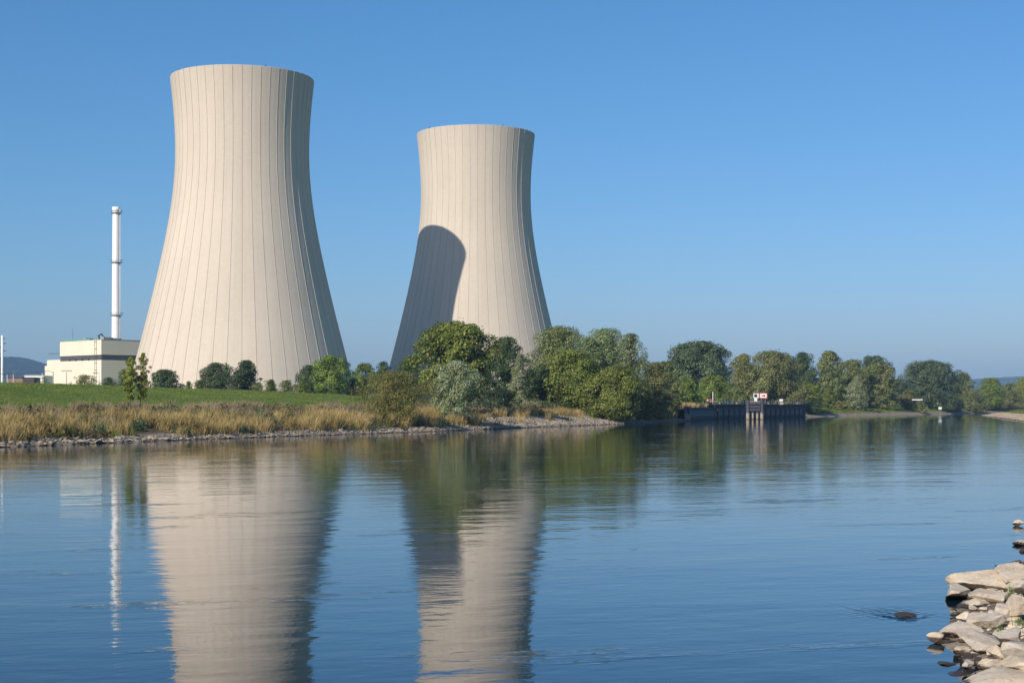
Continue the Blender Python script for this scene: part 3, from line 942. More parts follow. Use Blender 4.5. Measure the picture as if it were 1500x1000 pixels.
T('tree', 'round dark green tree overhanging the water below the silver willow', 'tree', 899, 538, 96, 336, 'dome', 'leaf_fresh', 15000, G1, 0.02, 28, 0.5, 0.6)
T('tree', 'olive tree at the water edge before the quay', 'tree', 957, 532, 64, 374, 'dome', 'leaf_olive', 8200, G1, 0.02, 29, 0.5, 0.5)
T('bush', 'yellow-brown bush right under the olive tree at the water edge', 'bush', 946, 566, 34, 364, 'dome', 'leaf_brown', 3000, G1, 0.02, 30, 0.4)
T('tree', 'dark green tree leaning over the left end of the quay', 'tree', 977, 545, 44, 390, 'dome', 'leaf_olive', 7200, G1, 0.02, 31, 0.5)
T('tree', 'pale yellow-green tree between olive tree and the big poplar', 'tree', 972, 530, 44, 420, 'round', 'leaf_olive', 4800, G2, 0.05, 32, 0.5)
# behind the quay
T('poplar_tree', 'big broad dark poplar behind the left part of the quay', 'tree', 1022, 502, 104, 500, 'dome', 'leaf_blue', 15000, G2, 0.06, 33, 0.75)
T('bush', 'green bush above the low left part of the quay', 'bush', 1005, 553, 40, 440, 'dome', 'leaf_fresh', 3600, G2, 0.02, 34, 0.5)
T('bush', 'green bush behind the white pole on the quay', 'bush', 1044, 550, 48, 470, 'dome', 'leaf_fresh', 4600, G2, 0.02, 35, 0.5)
T('bush', 'low olive bush behind the quay railing, left of the signs', 'bush', 1080, 568, 34, 490, 'dome', 'leaf_olive', 2600, G2, 0.02, 36, 0.5)
T('tree', 'brownish tree between the big poplar and the broad golden willow', 'tree', 1089, 519, 42, 560, 'oval', 'leaf_brown', 5200, G2, 0.05, 37, 0.65)
T('willow_tree', 'broad golden-olive willow behind the two river signs', 'tree', 1132, 516, 90, 545, 'dome', 'leaf_olive', 13000, G2, 0.04, 38, 0.75, 0.5, flow=DROOP)
T('tree', 'dark tree top behind the right side of the golden willow', 'tree', 1175, 517, 46, 620, 'oval', 'leaf_deep', 5600, G2, 0.05, 39, 0.7)
T('willow_tree', 'tall olive willow with pale top behind the small bright round tree', 'tree', 1215, 515, 50, 620, 'oval', 'leaf_olive', 6600, G2, 0.04, 40, 0.75, 0.5, flow=DROOP)
T('tree', 'small bright green round tree at the right end of the quay', 'tree', 1187, 563, 38, 545, 'round', 'leaf_fresh', 4000, G2, 0.06, 41, 0.5)
T('bush', 'small olive bush touching the right end of the quay', 'bush', 1169, 575, 20, 530, 'round', 'leaf_olive', 1500, G2, 0.03, 42, 0.45)
T('bush', 'dark low bush below the small bright round tree', 'bush', 1188, 585, 30, 538, 'dome', 'leaf_deep', 2000, G2, 0.0, 62, 0.45)
T('tree', 'small bright tree in shade under the tall olive willow', 'tree', 1215, 567, 24, 590, 'round', 'leaf_fresh', 2000, G2, 0.05, 43, 0.5)
T('willow_tree', 'left of two olive willows behind the silver cone-shaped tree', 'tree', 1248, 528, 60, 640, 'dome', 'leaf_olive', 7600, G2, 0.04, 44, 0.75, 0.5, flow=DROOP)
T('willow_tree', 'right of two olive willows behind the silver cone-shaped tree', 'tree', 1288, 531, 52, 645, 'dome', 'leaf_olive', 7200, G2, 0.04, 45, 0.75, 0.5, flow=DROOP)
T('tree', 'dark tree top above the pair of olive willows', 'tree', 1280, 522, 58, 720, 'round', 'leaf_blue', 6200, G2, 0.05, 46, 0.8)
T('willow_tree', 'silver-green cone-shaped willow standing alone at the far bank', 'tree', 1255, 551, 38, 608, 'cone', 'leaf_silver', 5200, G2, 0.03, 47, 0.55, 0.35, flow=(0.1, 0, 1))
T('bush', 'brown low bush left of the silver cone-shaped willow', 'bush', 1231, 588, 22, 606, 'dome', 'leaf_brown', 1300, G2, 0.0, 48, 0.45)
T('poplar_tree', 'widest dark poplar with pale limbs behind the white barrier', 'tree', 1363, 530, 92, 710, 'dome', 'leaf_blue', 14000, G2, 0.05, 49, 0.8, bark='bark_pale')
T('tree', 'dark small tree filling the gap left of the widest dark poplar', 'tree', 1315, 556, 34, 690, 'dome', 'leaf_blue', 3400, G2, 0.03, 50, 0.7)
T('bush', 'olive bush left of the white barrier', 'bush', 1330, 571, 25, 670, 'round', 'leaf_olive', 2200, G2, 0.03, 51, 0.5)
T('bush', 'olive bush right of the white barrier at the water edge', 'bush', 1348, 588, 20, 664, 'dome', 'leaf_olive', 1500, G2, 0.0, 52, 0.45)
T('bush', 'grey-green bush beside the small white river sign', 'bush', 1404, 583, 16, 728, 'oval', 'leaf_silver', 1300, G2, 0.02, 53, 0.5)
T('tree', 'pale olive tree right of the widest dark poplar', 'tree', 1412, 546, 34, 770, 'round', 'leaf_olive', 3200, G2, 0.05, 54, 0.75)
T('bush', 'round olive bush on the far bank right of the small sign', 'bush', 1428, 572, 36, 756, 'dome', 'leaf_olive', 3600, G2, 0.02, 55, 0.55)
T('tree', 'dark green tree behind the dull red bush', 'tree', 1451, 554, 42, 790, 'round', 'leaf_fresh', 4200, G2, 0.04, 56, 0.7)
T('tree', 'small tree on the skyline between dark tree and yellowish tree', 'tree', 1480, 561, 26, 860, 'round', 'leaf_olive', 2200, G2, 0.04, 57, 0.7)
T('bush', 'dull red bush on the far bank', 'bush', 1459, 584, 26, 792, 'dome', 'leaf_red', 1800, G2, 0.0, 58, 0.5)
T('willow_tree', 'pale olive willow bush behind the gravel spit', 'bush', 1483, 572, 32, 818, 'round', 'leaf_olive', 3200, G2, 0.02, 59, 0.55)
T('tree', 'yellowish green tree at the right edge of the far bank', 'tree', 1505, 551, 40, 835, 'round', 'leaf_sap', 4200, G2, 0.03, 60, 0.7)

# ------------------------------------------------------------------ grasses
rng = np.random.default_rng(11)


def bank_points(n, s0, s1, y0=115, y1=420, hy=None):
    """random points on the left bank between two distances from the waterline"""
    X, Y, Z, SS = [], [], [], []
    got = 0
    while got < n:
        m = n * 2
        y = y0 + (y1 - y0) * rng.random(m) ** 1.3
        x0 = np.interp(y, LEFT[:, 1], LEFT[:, 0])
        x = x0 - (s0 + (s1 - s0) * rng.random(m)) * 1.08
        px = 750 + x / y * FPX
        k = (px > -420) & (px < 1010)
        x, y = x[k], y[k]
        z, s, st = terrain(x, y)
        k = (s > s0) & (s < s1)
        X.append(x[k]); Y.append(y[k]); Z.append(z[k]); SS.append(s[k])
        got += k.sum()
    return [np.concatenate(q)[:n] for q in (X, Y, Z, SS)]


def vnoise(x, y, f, ph):
    return (np.sin(x * f + ph) * np.cos(y * f * 0.83 + 2 * ph) + np.sin((x + y) * f * 0.61 + 3 * ph) + 0.6 * np.sin(x * f * 2.1 - y * f * 1.7 + ph)) / 2.6


def blades(name, x, y, z, h, w, mat, lean=0.25, bias=(0.12, 0)):
    n = len(x)
    a = rng.uniform(0, np.pi, n)
    b0 = np.stack([np.cos(a), np.sin(a) * 0.4, np.zeros(n)], 1) * (w * 0.5)[:, None]
    base = np.stack([x, y, z - 0.05], 1)
    tip = base + np.stack([rng.normal(0, lean, n) * h + bias[0] * h, rng.normal(0, lean, n) * h + bias[1] * h, h], 1)
    mid = base * 0.45 + tip * 0.55 + np.array([0, 0, 0.08]) * h[:, None]
    V = np.stack([base - b0 * 0.8, base + b0 * 0.8, mid + b0 * 0.62, tip, mid - b0 * 0.62], 1).reshape(-1, 3)
    F = np.arange(n * 5).reshape(-1, 5)
    o = mesh_obj(name, V, F, mat)
    return tag(o, kind='stuff')


def tufts(nt_, per, s0, s1, rad, h0, h1, ph, thr, y1=420):
    x, y, z, s = bank_points(int(nt_ * 1.25), s0, s1, 112, y1)
    k = vnoise(x, y, 0.21, ph) + rng.normal(0, 0.25, len(x)) > thr
    x, y, z, s_t = x[k], y[k], z[k], s[k]
    k = ~((y > 264) & (y < 345) & (s_t < 9.5) & (rng.random(len(x)) < 0.93))
    x, y, z = x[k], y[k], z[k]
    n = len(x)
    sz = rng.uniform(0.6, 1.25, n)
    i = np.repeat(np.arange(n), per)
    r_ = np.abs(rng.normal(0, 0.55, len(i))) * rad * sz[i]
    a = rng.uniform(0, 6.283, len(i))
    X, Y = x[i] + r_ * np.cos(a), y[i] + r_ * np.sin(a)
    Z, S_, _ = terrain(X, Y)
    ok = (S_ > 1.0)
    H = sz[i] * rng.uniform(h0, h1, len(i)) * np.exp(-0.35 * (r_ / rad) ** 2)
    return X[ok], Y[ok], Z[ok], H[ok]


X, Y, Z, H = tufts(1800, 95, 2.0, 12, 0.95, 0.8, 2.1, 0.3, 0.02)
o = blades('golden_grass', X, Y, Z, H, rng.uniform(0.04, 0.09, len(X)), M['gold'], 0.3)
o['label'] = 'tall dry golden grass tufts above the left waterline'
X, Y, Z, H = tufts(2600, 58, 6, 40, 1.2, 0.45, 1.4, 1.9, -0.15)
o = blades('seed_head_grass', X, Y, Z, H, rng.uniform(0.04, 0.08, len(X)), M['straw'], 0.28)
o['label'] = 'pale brown seeding grass along the top of the left bank'
X, Y, Z, H = tufts(1100, 42, 2.2, 24, 1.0, 0.4, 1.1, 4.1, -0.05)
o = blades('green_grass', X, Y, Z, H, rng.uniform(0.05, 0.11, len(X)), M['green_blade'], 0.25)
o['label'] = 'green grass tufts among the dry grass'
x, y, z, s = bank_points(110000, 24, 92, 115, 420)
o = blades('meadow_grass', x, y, z, rng.uniform(0.10, 0.32, len(x)), rng.uniform(0.07, 0.16, len(x)), M['green_blade'], 0.35)
o['label'] = 'short green meadow grass on the slope below the towers'


def weeds(name, nt_, per, s0, s1, ph, thr, label, mat, rad=0.8, hh=0.8, lsz=0.16):
    x, y, z, s = bank_points(nt_, s0, s1)
    k = vnoise(x, y, 0.19, ph) + rng.normal(0, 0.25, len(x)) > thr
    k &= ~((y > 264) & (y < 345) & (s < 9.5) & (rng.random(len(x)) < 0.9))
    x, y, z = x[k], y[k], z[k]
    n = len(x)
    i = np.repeat(np.arange(n), per)
    nn = len(i)
    sz = rng.uniform(0.6, 1.4, n)
    u = rng.normal(size=(nn, 3))
    u /= np.linalg.norm(u, axis=1)[:, None]
    u[:, 2] = np.abs(u[:, 2])
    P = np.stack([x, y, z], 1)[i] + u * (np.sqrt(rng.random(nn)) * sz[i])[:, None] * np.array([rad, rad, hh * 1.5])
    a = rng.normal(size=(nn, 3)) + np.array([0, 0, 0.6])
    a /= np.linalg.norm(a, axis=1)[:, None]
    b = np.cross(a, rng.normal(size=(nn, 3)))
    b /= np.linalg.norm(b, axis=1)[:, None]
    l = lsz * rng.uniform(0.6, 1.6, nn)[:, None]
    V = np.stack([P - a * l, P + b * l * 0.45, P + a * l, P - b * l * 0.45], 1).reshape(-1, 3)
    o = mesh_obj(name, V, np.arange(nn * 4).reshape(-1, 4), mat)
    tag(o, label, kind='stuff')


weeds('dark_weeds', 2500, 70, 1.6, 33, 2.7, -0.05, 'dark brown-green weeds in patches on the left bank', M['weed'])
weeds('green_weeds', 700, 70, 2.0, 24, 5.3, 0.1, 'green leafy weeds in patches on the left bank', M['leaf_blue'], 0.8, 0.7)

# ------------------------------------------------------------------ stones
def ico(sub):
    bm = bmesh.new()
    bmesh.ops.create_icosphere(bm, subdivisions=sub, radius=1.0)
    bm.verts.ensure_lookup_table()
    V = np.array([v.co[:] for v in bm.verts])
    F = np.array([[v.index for v in f.verts] for f in bm.faces])
    bm.free()
    return V, F


ICO = {k: ico(k) for k in (1, 2, 3, 5)}


def rock_verts(seed, dims, sub=3, planes=13, rough=0.02, top=None):
    """angular stone: a ball cut by random planes, then slightly worn"""
    r_ = np.random.default_rng(seed)
    V, F = ICO[sub]
    nrm = r_.normal(size=(planes, 3))
    nrm /= np.linalg.norm(nrm, axis=1)[:, None]
    dist = r_.uniform(0.42, 0.80, planes)
    if top is not None:
        nrm = np.vstack([nrm, [[top[0], top[1], 1.0]]])
        nrm[-1] /= np.linalg.norm(nrm[-1])
        dist = np.append(dist, 0.5)
    dp = V @ nrm.T
    q = np.where(dp > 0.05, dist[None, :] / np.maximum(dp, 0.05), 9)
    rad = np.minimum(q.min(1), 1.0)
    P = V * rad[:, None]
    if rough:
        for fr, am in ((3.1, 1.0), (7.3, 0.55), (15.7, 0.3)):
            ph = r_.uniform(0, 6, 6)
            P = P * (1 + rough * am * (np.sin(P[:, 0] * fr + ph[0] + 2 * np.sin(P[:, 1] * fr * 0.7 + ph[1])) * np.sin(P[:, 2] * fr * 1.1 + ph[2] + P[:, 1] * fr))[:, None])
    P[:, :2] /= np.abs(P[:, :2]).max(0)
    P[:, 2] /= np.abs(P[:, 2]).max()
    return P * np.array(dims) / 2, F


# riprap along the left waterline
variants = []
for k in range(10):
    P, F = rock_verts(300 + k, (1, 0.8, 0.6), 2, 10, 0.0)
    me = bpy.data.meshes.new('riprap_stone')
    me.from_pydata(P.tolist(), [], F.tolist())
    me.materials.append(M['riprap'])
    variants.append((me, P, F))
y = 118 + 195 * rng.random(1100) ** 1.4
x0 = np.interp(y, LEFT[:, 1], LEFT[:, 0])
off = rng.uniform(-0.4, 2.6, 1100)
x = x0 - off
z, s, _ = terrain(x, y)
px = 750 + x / y * FPX
ok = (s > -0.5) & (s < 2.2) & (px > -260)
x, y, z = x[ok], y[ok], z[ok]
size = rng.uniform(0.28, 0.62, len(x)) * np.where(rng.random(len(x)) < 0.12, 1.6, 1.0)
order = np.argsort(-size / y * ((px[ok] > -5) * 3.0 + 0.2))
for k in order[:290]:
    o = bpy.data.objects.new('riprap_stone', variants[int(rng.integers(10))][0])
    COL.objects.link(o)
    o.location = (x[k], y[k], z[k] + size[k] * 0.12)
    o.scale = (size[k] * rng.uniform(0.8, 1.5), size[k], size[k] * rng.uniform(0.5, 0.85))
    o.rotation_euler = (rng.uniform(-0.3, 0.3), rng.uniform(-0.3, 0.3), rng.uniform(0, 6.28))
    tag(o, 'pale grey riprap stone among many along the left waterline', 'stone', 'riprap stones along the left waterline')
# the finer stones and the gravel bank below the trees: beyond counting
VV, FF, n0 = [], [], 0
P1, F1 = rock_verts(77, (1, 0.8, 0.6), 1, 8, 0.0)


def stones_into(x, y, z, sz):
    global n0
    for k in range(len(x)):
        P = P1[:, [0, 1, 2]] * sz[k] * np.array([rng.uniform(0.8, 1.5), 1.0, rng.uniform(0.5, 1.0)])
        a = rng.uniform(0, 6.28)
        c, s_ = math.cos(a), math.sin(a)
        P = np.stack([P[:, 0] * c - P[:, 1] * s_, P[:, 0] * s_ + P[:, 1] * c, P[:, 2]], 1)
        VV.append(P + np.array([x[k], y[k], z[k] + sz[k] * 0.1]))
        FF.append(F1 + n0)
        n0 += len(P1)


k = order[290:]
stones_into(x[k], y[k], z[k], size[k])
xa, ya, za, sa = bank_points(2600, 0.0, 2.6, 140, 400)
stones_into(xa, ya, za, rng.uniform(0.15, 0.45, len(xa)))
xa, ya, za, sa = bank_points(5200, 0.0, 9.0, 258, 340)
k = xa > -8
stones_into(xa[k], ya[k], za[k], rng.uniform(0.2, 0.6, k.sum()))
o = mesh_obj('riprap_gravel', np.concatenate(VV), np.concatenate(FF), M['riprap'])
tag(o, 'small pale stones and gravel along the left waterline', kind='stuff')
# gravel spit and far shore stones
VV, FF, n0 = [], [], 0
yy = rng.uniform(370, 640, 2600)
xx = np.interp(yy, RIGHT[:, 1], RIGHT[:, 0]) + rng.uniform(-0.5, 8, 2600)
zq, sq, _ = terrain(xx, yy)
stones_into(xx, yy, zq, rng.uniform(0.2, 0.7, 2600))
o = mesh_obj('spit_gravel', np.concatenate(VV), np.concatenate(FF), M['riprap'])
tag(o, 'pale stones of the gravel spit at the right edge', kind='stuff')
yy = rng.uniform(395, 640, 30000)
xx = np.interp(yy, RIGHT[:, 1], RIGHT[:, 0]) + rng.uniform(8, 45, 30000)
zq, sq, _ = terrain(xx, yy)
o = blades('spit_grass', xx, yy, zq, rng.uniform(0.2, 0.6, len(xx)), rng.uniform(0.12, 0.25, len(xx)), M['green_blade'], 0.35)
o['label'] = 'green grass on the spit at the right edge'
yy = rng.uniform(525, 760, 16000)
xx = np.interp(yy, LEFT[:, 1], LEFT[:, 0]) - rng.uniform(4, 30, 16000)
zq, sq, _ = terrain(xx, yy)
o = blades('bank_grass', xx, yy, zq, rng.uniform(0.2, 0.9, len(xx)), rng.uniform(0.12, 0.3, len(xx)), M['green_blade'], 0.35)
o['label'] = 'green grass on the far bank beyond the quay'

# ------------------------------------------------------------------ rocky point in the foreground
GR = 'rocks of the point at the right foreground'


def rock(label, px, py, z, dims, rz=0.0, tilt=(0, 0), mat='rock', seed=None, top=None, sub=5, name='rock'):
    """z: height of the middle of the stone"""
    d = (CAM_Z - z) * FPX / (py - HOR)
    x = at(px, d)
    sd = seed if seed is not None else int(px * 31 + py)
    P, F = rock_verts(sd, [dims[0] * 1.12, dims[1] * 1.12, dims[2] * 0.92], sub, 10, 0.03, top)
    o = mesh_obj(name, P, F, M[mat], loc=(x, d, z))
    o.rotation_euler = (tilt[0], tilt[1], rz)
    return tag(o, label, 'rock', GR)


rock('pale blunt rock forming the upper tip of the rocky point', 1404, 866, 0.16, (0.62, 0.7, 0.42), 0.2, top=(0.0, -0.3))
rock('long pale tilted slab, uppermost of the rocky point', 1447, 852, 0.24, (1.15, 1.5, 0.55), 0.5, (0.10, -0.18), top=(-0.15, -0.35))
rock('pale slab at the right edge behind the grass tuft', 1487, 846, 0.36, (0.9, 1.1, 0.55), -0.3, (0.12, -0.1), top=(-0.1, -0.4))
rock('grey rock at the right edge just under the uppermost slabs', 1494, 857, 0.42, (0.42, 0.4, 0.34), 0.8)
rock('brown shaded rock under the front of the long pale slab', 1432, 884, 0.09, (0.75, 0.6, 0.30), 0.2, mat='rock')
rock('flat pale rock in front of the long pale slab', 1450, 874, 0.22, (0.75, 0.6, 0.34), -0.2, top=(0, -0.4))
rock('upright angular rock in the middle of the point', 1469, 893, 0.30, (0.42, 0.45, 0.46), 0.4, top=(-0.2, -0.5))
rock('warm pale rock at the right edge below the green tuft', 1493, 886, 0.42, (0.5, 0.5, 0.45), 0.1, top=(-0.1, -0.4))
rock('small white chunk on the waterline between the two tips', 1413, 903, 0.14, (0.26, 0.28, 0.22), 0.9)
rock('wet brown stone beside the small white chunk', 1424, 908, 0.06, (0.24, 0.22, 0.14), 0.3)
rock('broad pale slab in the centre of the point', 1445, 908, 0.22, (0.62, 0.75, 0.34), -0.3, (0.08, -0.1), top=(-0.15, -0.45))
rock('pale slab sloping to the lower tip of the point', 1402, 924, 0.13, (0.66, 0.8, 0.30), 0.35, (0.05, -0.10), top=(-0.15, -0.4))
rock('pale block at the lower tip of the point', 1371, 934, 0.08, (0.24, 0.26, 0.22), 0.2)
rock('dark wet rock under the lower tip', 1386, 940, 0.02, (0.42, 0.4, 0.16), 0.2)
rock('wide pale slab below the broad central slab', 1437, 938, 0.22, (0.80, 0.8, 0.36), 0.25, (0.08, -0.08), top=(-0.1, -0.5))
rock('dull brown block right of the wide pale slab', 1478, 934, 0.34, (0.44, 0.42, 0.34), -0.2, top=(0.1, -0.6))
rock('orange-tinted rock at the right edge', 1494, 950, 0.36, (0.46, 0.5, 0.36), 0.5, top=(-0.1, -0.4))
rock('pale wedge above the small stones', 1463, 955, 0.26, (0.34, 0.36, 0.26), 1.1)
rock('brown wet rock at the lower waterline', 1412, 955, 0.05, (0.50, 0.45, 0.22), 0.1)
rock('rounded pale stone on top of the bottom slab', 1452, 970, 0.24, (0.34, 0.34, 0.20), 0.6)
rock('small pale stone at the corner of the bottom slab', 1418, 973, 0.12, (0.22, 0.24, 0.16), 0.2)
rock('big flat grey slab at the bottom right corner', 1468, 994, 0.16, (0.95, 1.15, 0.34), 0.2, (0.05, -0.08), top=(-0.1, -0.25))
rock('flat pale slab at the right edge above the bottom slab', 1499, 972, 0.30, (0.5, 0.6, 0.3), 0.2, top=(-0.1, -0.3))
rock('flat dark stone lying in the water off the bottom slab', 1385, 971, 0.01, (0.28, 0.3, 0.08), 0.1, mat='rock_dark')
rock('sunken brown stone at the edge of the bottom slab', 1399, 987, -0.01, (0.34, 0.36, 0.14), 0.4, mat='rock_dark')
rock('dark rounded stone in the water near the uppermost slab', 1445, 838, 0.06, (0.19, 0.2, 0.20), 0.4, mat='rock_dark')
rock('brown stone between dark rounded stone and uppermost slab', 1459, 844, 0.06, (0.26, 0.24, 0.17), 0.9, mat='rock_dark')
rock('dark triangular stone in the water at the right edge', 1490, 823, 0.07, (0.22, 0.2, 0.18), 0.3, mat='rock_dark')
rock('flat dark stone awash above the uppermost slab', 1470, 829, 0.01, (0.42, 0.3, 0.10), 0.1, mat='rock_dark')
rock('lone brown rock in the current with ripples around it', 1324, 901, 0.01, (0.42, 0.34, 0.15), 0.1, mat='rock_dark', seed=5)
rock('pale topped stone in the water, uppermost at the right edge', 1493, 766, 0.09, (0.34, 0.35, 0.26), 0.4)
rock('brown stone in the water, middle one at the right edge', 1496, 795, 0.07, (0.36, 0.34, 0.24), 0.2)
rock('small dark stone in the water close to the right edge', 1499, 806, 0.03, (0.2, 0.2, 0.13), 0.2, mat='rock_dark')
# small stones wedged between the slabs
svar = []
for k in range(8):
    P, F = rock_verts(900 + k, (1, 0.85, 0.7), 3, 11, 0.02)
    me = bpy.data.meshes.new('small_stone')
    me.from_pydata(P.tolist(), [], F.tolist())
    me.materials.append(M['rock'])
    svar.append(me)
cnt = 0
while cnt < 280:
    yy = rng.uniform(21, 39.5)
    x0 = np.interp(yy, RIGHT[:, 1], RIGHT[:, 0])
    xx = x0 + rng.uniform(-0.02, 4.2)
    if 750 + xx / yy * FPX > 1515:
        continue
    sz = rng.uniform(0.06, 0.24)
    o = bpy.data.objects.new('small_stone', svar[int(rng.integers(8))])
    COL.objects.link(o)
    o.location = (xx, yy, gz(xx, yy) + sz * 0.15)
    o.scale = (sz * rng.uniform(0.9, 1.5), sz, sz * rng.uniform(0.6, 1.0))
    o.rotation_euler = (rng.uniform(-0.5, 0.5), rng.uniform(-0.5, 0.5), rng.uniform(0, 6.28))
    tag(o, 'small pale stone wedged among the slabs of the rocky point', 'stone', 'small stones of the rocky point')
    cnt += 1


def tuft(label, px, py, z, h, n=26):
    d = (CAM_Z - z) * FPX / (py - HOR)
    x = at(px, d)
    X = x + rng.normal(0, 0.05, n)
    Y = d + rng.normal(0, 0.05, n)
    H_ = rng.uniform(0.5, 1.0, n) * h
    o = blades('grass_tuft', X, Y, np.full(n, z), H_, rng.uniform(0.008, 0.016, n), M['tuft'], 0.28, (0, 0))
    del o['kind']
    return tag(o, label, 'grass tuft', 'grass tufts between the rocks')


M['tuft'] = blade_mat('fresh_tuft', (0.06, 0.11, 0.02), (0.13, 0.21, 0.04), (0.28, 0.33, 0.10))
tuft('green grass tuft beside the upright angular rock, topmost of the tufts', 1482, 868, 0.40, 0.26)
tuft('green grass tuft at the right edge under the grey rock', 1497, 880, 0.48, 0.22)
tuft('small green tuft beside the broad central slab', 1466, 921, 0.30, 0.18)
tuft('green tuft above the dull brown block at the right edge', 1494, 912, 0.42, 0.20)

# ------------------------------------------------------------------ quay, dolphin and signs
wv, wnt, wp = new_mat('sheet_pile')
g_ = N(wnt, 'ShaderNodeNewGeometry')
sp_ = N(wnt, 'ShaderNodeSeparateXYZ')
L(wnt, g_.outputs['Position'], sp_.inputs[0])
nz_ = noise(wnt, 0.8, 6, 0.65, g_.outputs['Position'])
hh_ = mathn(wnt, 'ADD', sp_.outputs['Z'], mathn(wnt, 'MULTIPLY', mathn(wnt, 'SUBTRACT', nz_, 0.5), 1.0))
rp_ = ramp(wnt, [(0.0, (0.05, 0.06, 0.055)), (0.22, (0.10, 0.105, 0.10)), (0.30, (0.20, 0.21, 0.21)), (0.55, (0.17, 0.18, 0.185)), (0.70, (0.085, 0.085, 0.09)), (1.0, (0.075, 0.075, 0.08))])
L(wnt, mathn(wnt, 'DIVIDE', hh_, 4.2), rp_.inputs['Fac'])
L(wnt, rp_.outputs['Color'], wp.inputs['Base Color'])
wp.inputs['Roughness'].default_value = 0.75
M['pile'] = wv

wm, wmt, wmp = new_mat('dolphin_timber')
g_ = N(wmt, 'ShaderNodeNewGeometry')
sp_ = N(wmt, 'ShaderNodeSeparateXYZ')
L(wmt, g_.outputs['Position'], sp_.inputs[0])
hh_ = mathn(wmt, 'ADD', sp_.outputs['Z'], mathn(wmt, 'MULTIPLY', mathn(wmt, 'SUBTRACT', noise(wmt, 2.0, 5, 0.6, g_.outputs['Position']), 0.5), 1.2))
rp_ = ramp(wmt, [(0.0, (0.09, 0.07, 0.05)), (0.10, (0.34, 0.28, 0.19)), (0.36, (0.36, 0.30, 0.21)), (0.44, (0.08, 0.08, 0.09)), (1.0, (0.065, 0.065, 0.075))])
L(wmt, mathn(wmt, 'DIVIDE', hh_, 4.4), rp_.inputs['Fac'])
L(wmt, rp_.outputs['Color'], wmp.inputs['Base Color'])
wmp.inputs['Roughness'].default_value = 0.85
M['dolphin'] = wm

q = thing('quay_wall', 'dark sheet-pile quay wall with railing along the river', 'quay', (0, 0, 0))


def pile_wall(a, b, ztop, name):
    a, b = Vector((*a, 0)), Vector((*b, 0))
    u = (b - a).normalized()
    nrm = Vector((u.y, -u.x, 0))          # toward the river
    ln = (b - a).length
    pts, p = [], 0.0
    while p < ln:
        for du, dn in ((0, 0), (0.55, 0), (0.75, 0.32), (1.25, 0.32), (1.45, 0)):
            if p + du <= ln:
                pts.append(a + u * (p + du) + nrm * dn)
        p += 1.45
    V = [tuple(v + Vector((0, 0, z))) for z in (-2.5, ztop) for v in pts] + [tuple(v - nrm * 6.0 + Vector((0, 0, z))) for z in (-2.5, ztop) for v in (a, b)]
    n = len(pts)
    F = [(i, i + 1, n + i + 1, n + i) for i in range(n - 1)]
    mesh_obj(name, V, F, M['pile'], q)
    # capping beam
    c = (a + b) / 2 - nrm * 2.65
    MB().box((c.x, c.y, ztop + 0.15), (ln, 6.5, 0.36), math.atan2(u.y, u.x)).build('capping_beam', M['timber'], q)
    return a, b, u, nrm, ln


A1, A2, A3 = (45.0, 400.5), (57.3, 447), (95.5, 511)
pile_wall(A1, A2, 3.0, 'sheet_pile_wall')
a, b, u, nrm, ln = pile_wall(A2, A3, 3.95, 'sheet_pile_wall')
for s0_, s1_, mt in ((0.5, ln * 0.48, 'grey_metal'), (ln * 0.52, ln - 0.4, 'quay_concrete')):
    mb = MB()
    k = s0_
    while k <= s1_:
        p = a + u * k - nrm * 0.5
        mb.box((p.x, p.y, 4.28 + 0.55), (0.14, 0.14, 1.1), math.atan2(u.y, u.x))
        k += 1.9
    for zr_ in (4.75, 5.33):
        p = a + u * (s0_ + s1_) / 2 - nrm * 0.5
        mb.box((p.x, p.y, zr_), (s1_ - s0_, 0.10, 0.12), math.atan2(u.y, u.x))
    mb.build('railing', M[mt], q)
k = 2.0
while k < ln - 1:
    p = a + u * k + nrm * 0.55
    MB().tube([(p.x, p.y, -2.0), (p.x, p.y, 2.75), (p.x, p.y, 2.9)], [0.24, 0.24, 0.16], 8).build('fender_pile', M['timber'], q)
    k += 4.1
for k in (ln * 0.30, ln * 0.80):
    p = a + u * k + nrm * 0.5
    mb = MB()
    for du in (-0.28, 0.28):
        pp = p + u * du
        mb.box((pp.x, pp.y, 1.8), (0.09, 0.09, 4.6), math.atan2(u.y, u.x))
    for kk in range(12):
        mb.box((p.x, p.y, -0.2 + kk * 0.36), (0.56, 0.06, 0.06), math.atan2(u.y, u.x))
    mb.build('ladder', M['quay_concrete'], q)
for k in range(6):
    p = a + u * (5 + k * 12.5) - nrm * 0.15
    MB().lathe((p.x, p.y, 4.28), [(0.22, 0), (0.18, 0.35), (0.30, 0.42), (0.30, 0.52), (0.0, 0.56)], 10).build('bollard', M['quay_concrete'], q)
mb = MB().box((44.6, 399, 0.8), (1.25, 1.25, 5.1), 0.3).box((44.6, 399, 3.45), (1.5, 1.5, 0.25), 0.3)
ep = mb.build('end_post', M['dolphin'], q)
MB().box((45.25, 398.1, 1.2), (0.10, 0.3, 4.0), 0.3).build('ladder', M['grey_metal'], ep)

# dry plants on the low part of the quay
yy = rng.uniform(402, 446, 2600)
xx = np.interp(yy, LEFT[:, 1], LEFT[:, 0]) - rng.uniform(1.2, 6, 2600)
o = blades('quay_grass', xx, yy, np.full(2600, 3.3), rng.uniform(0.5, 1.7, 2600), rng.uniform(0.1, 0.22, 2600), M['gold'], 0.3)
o['label'] = 'dry yellow grass on top of the low left part of the quay'

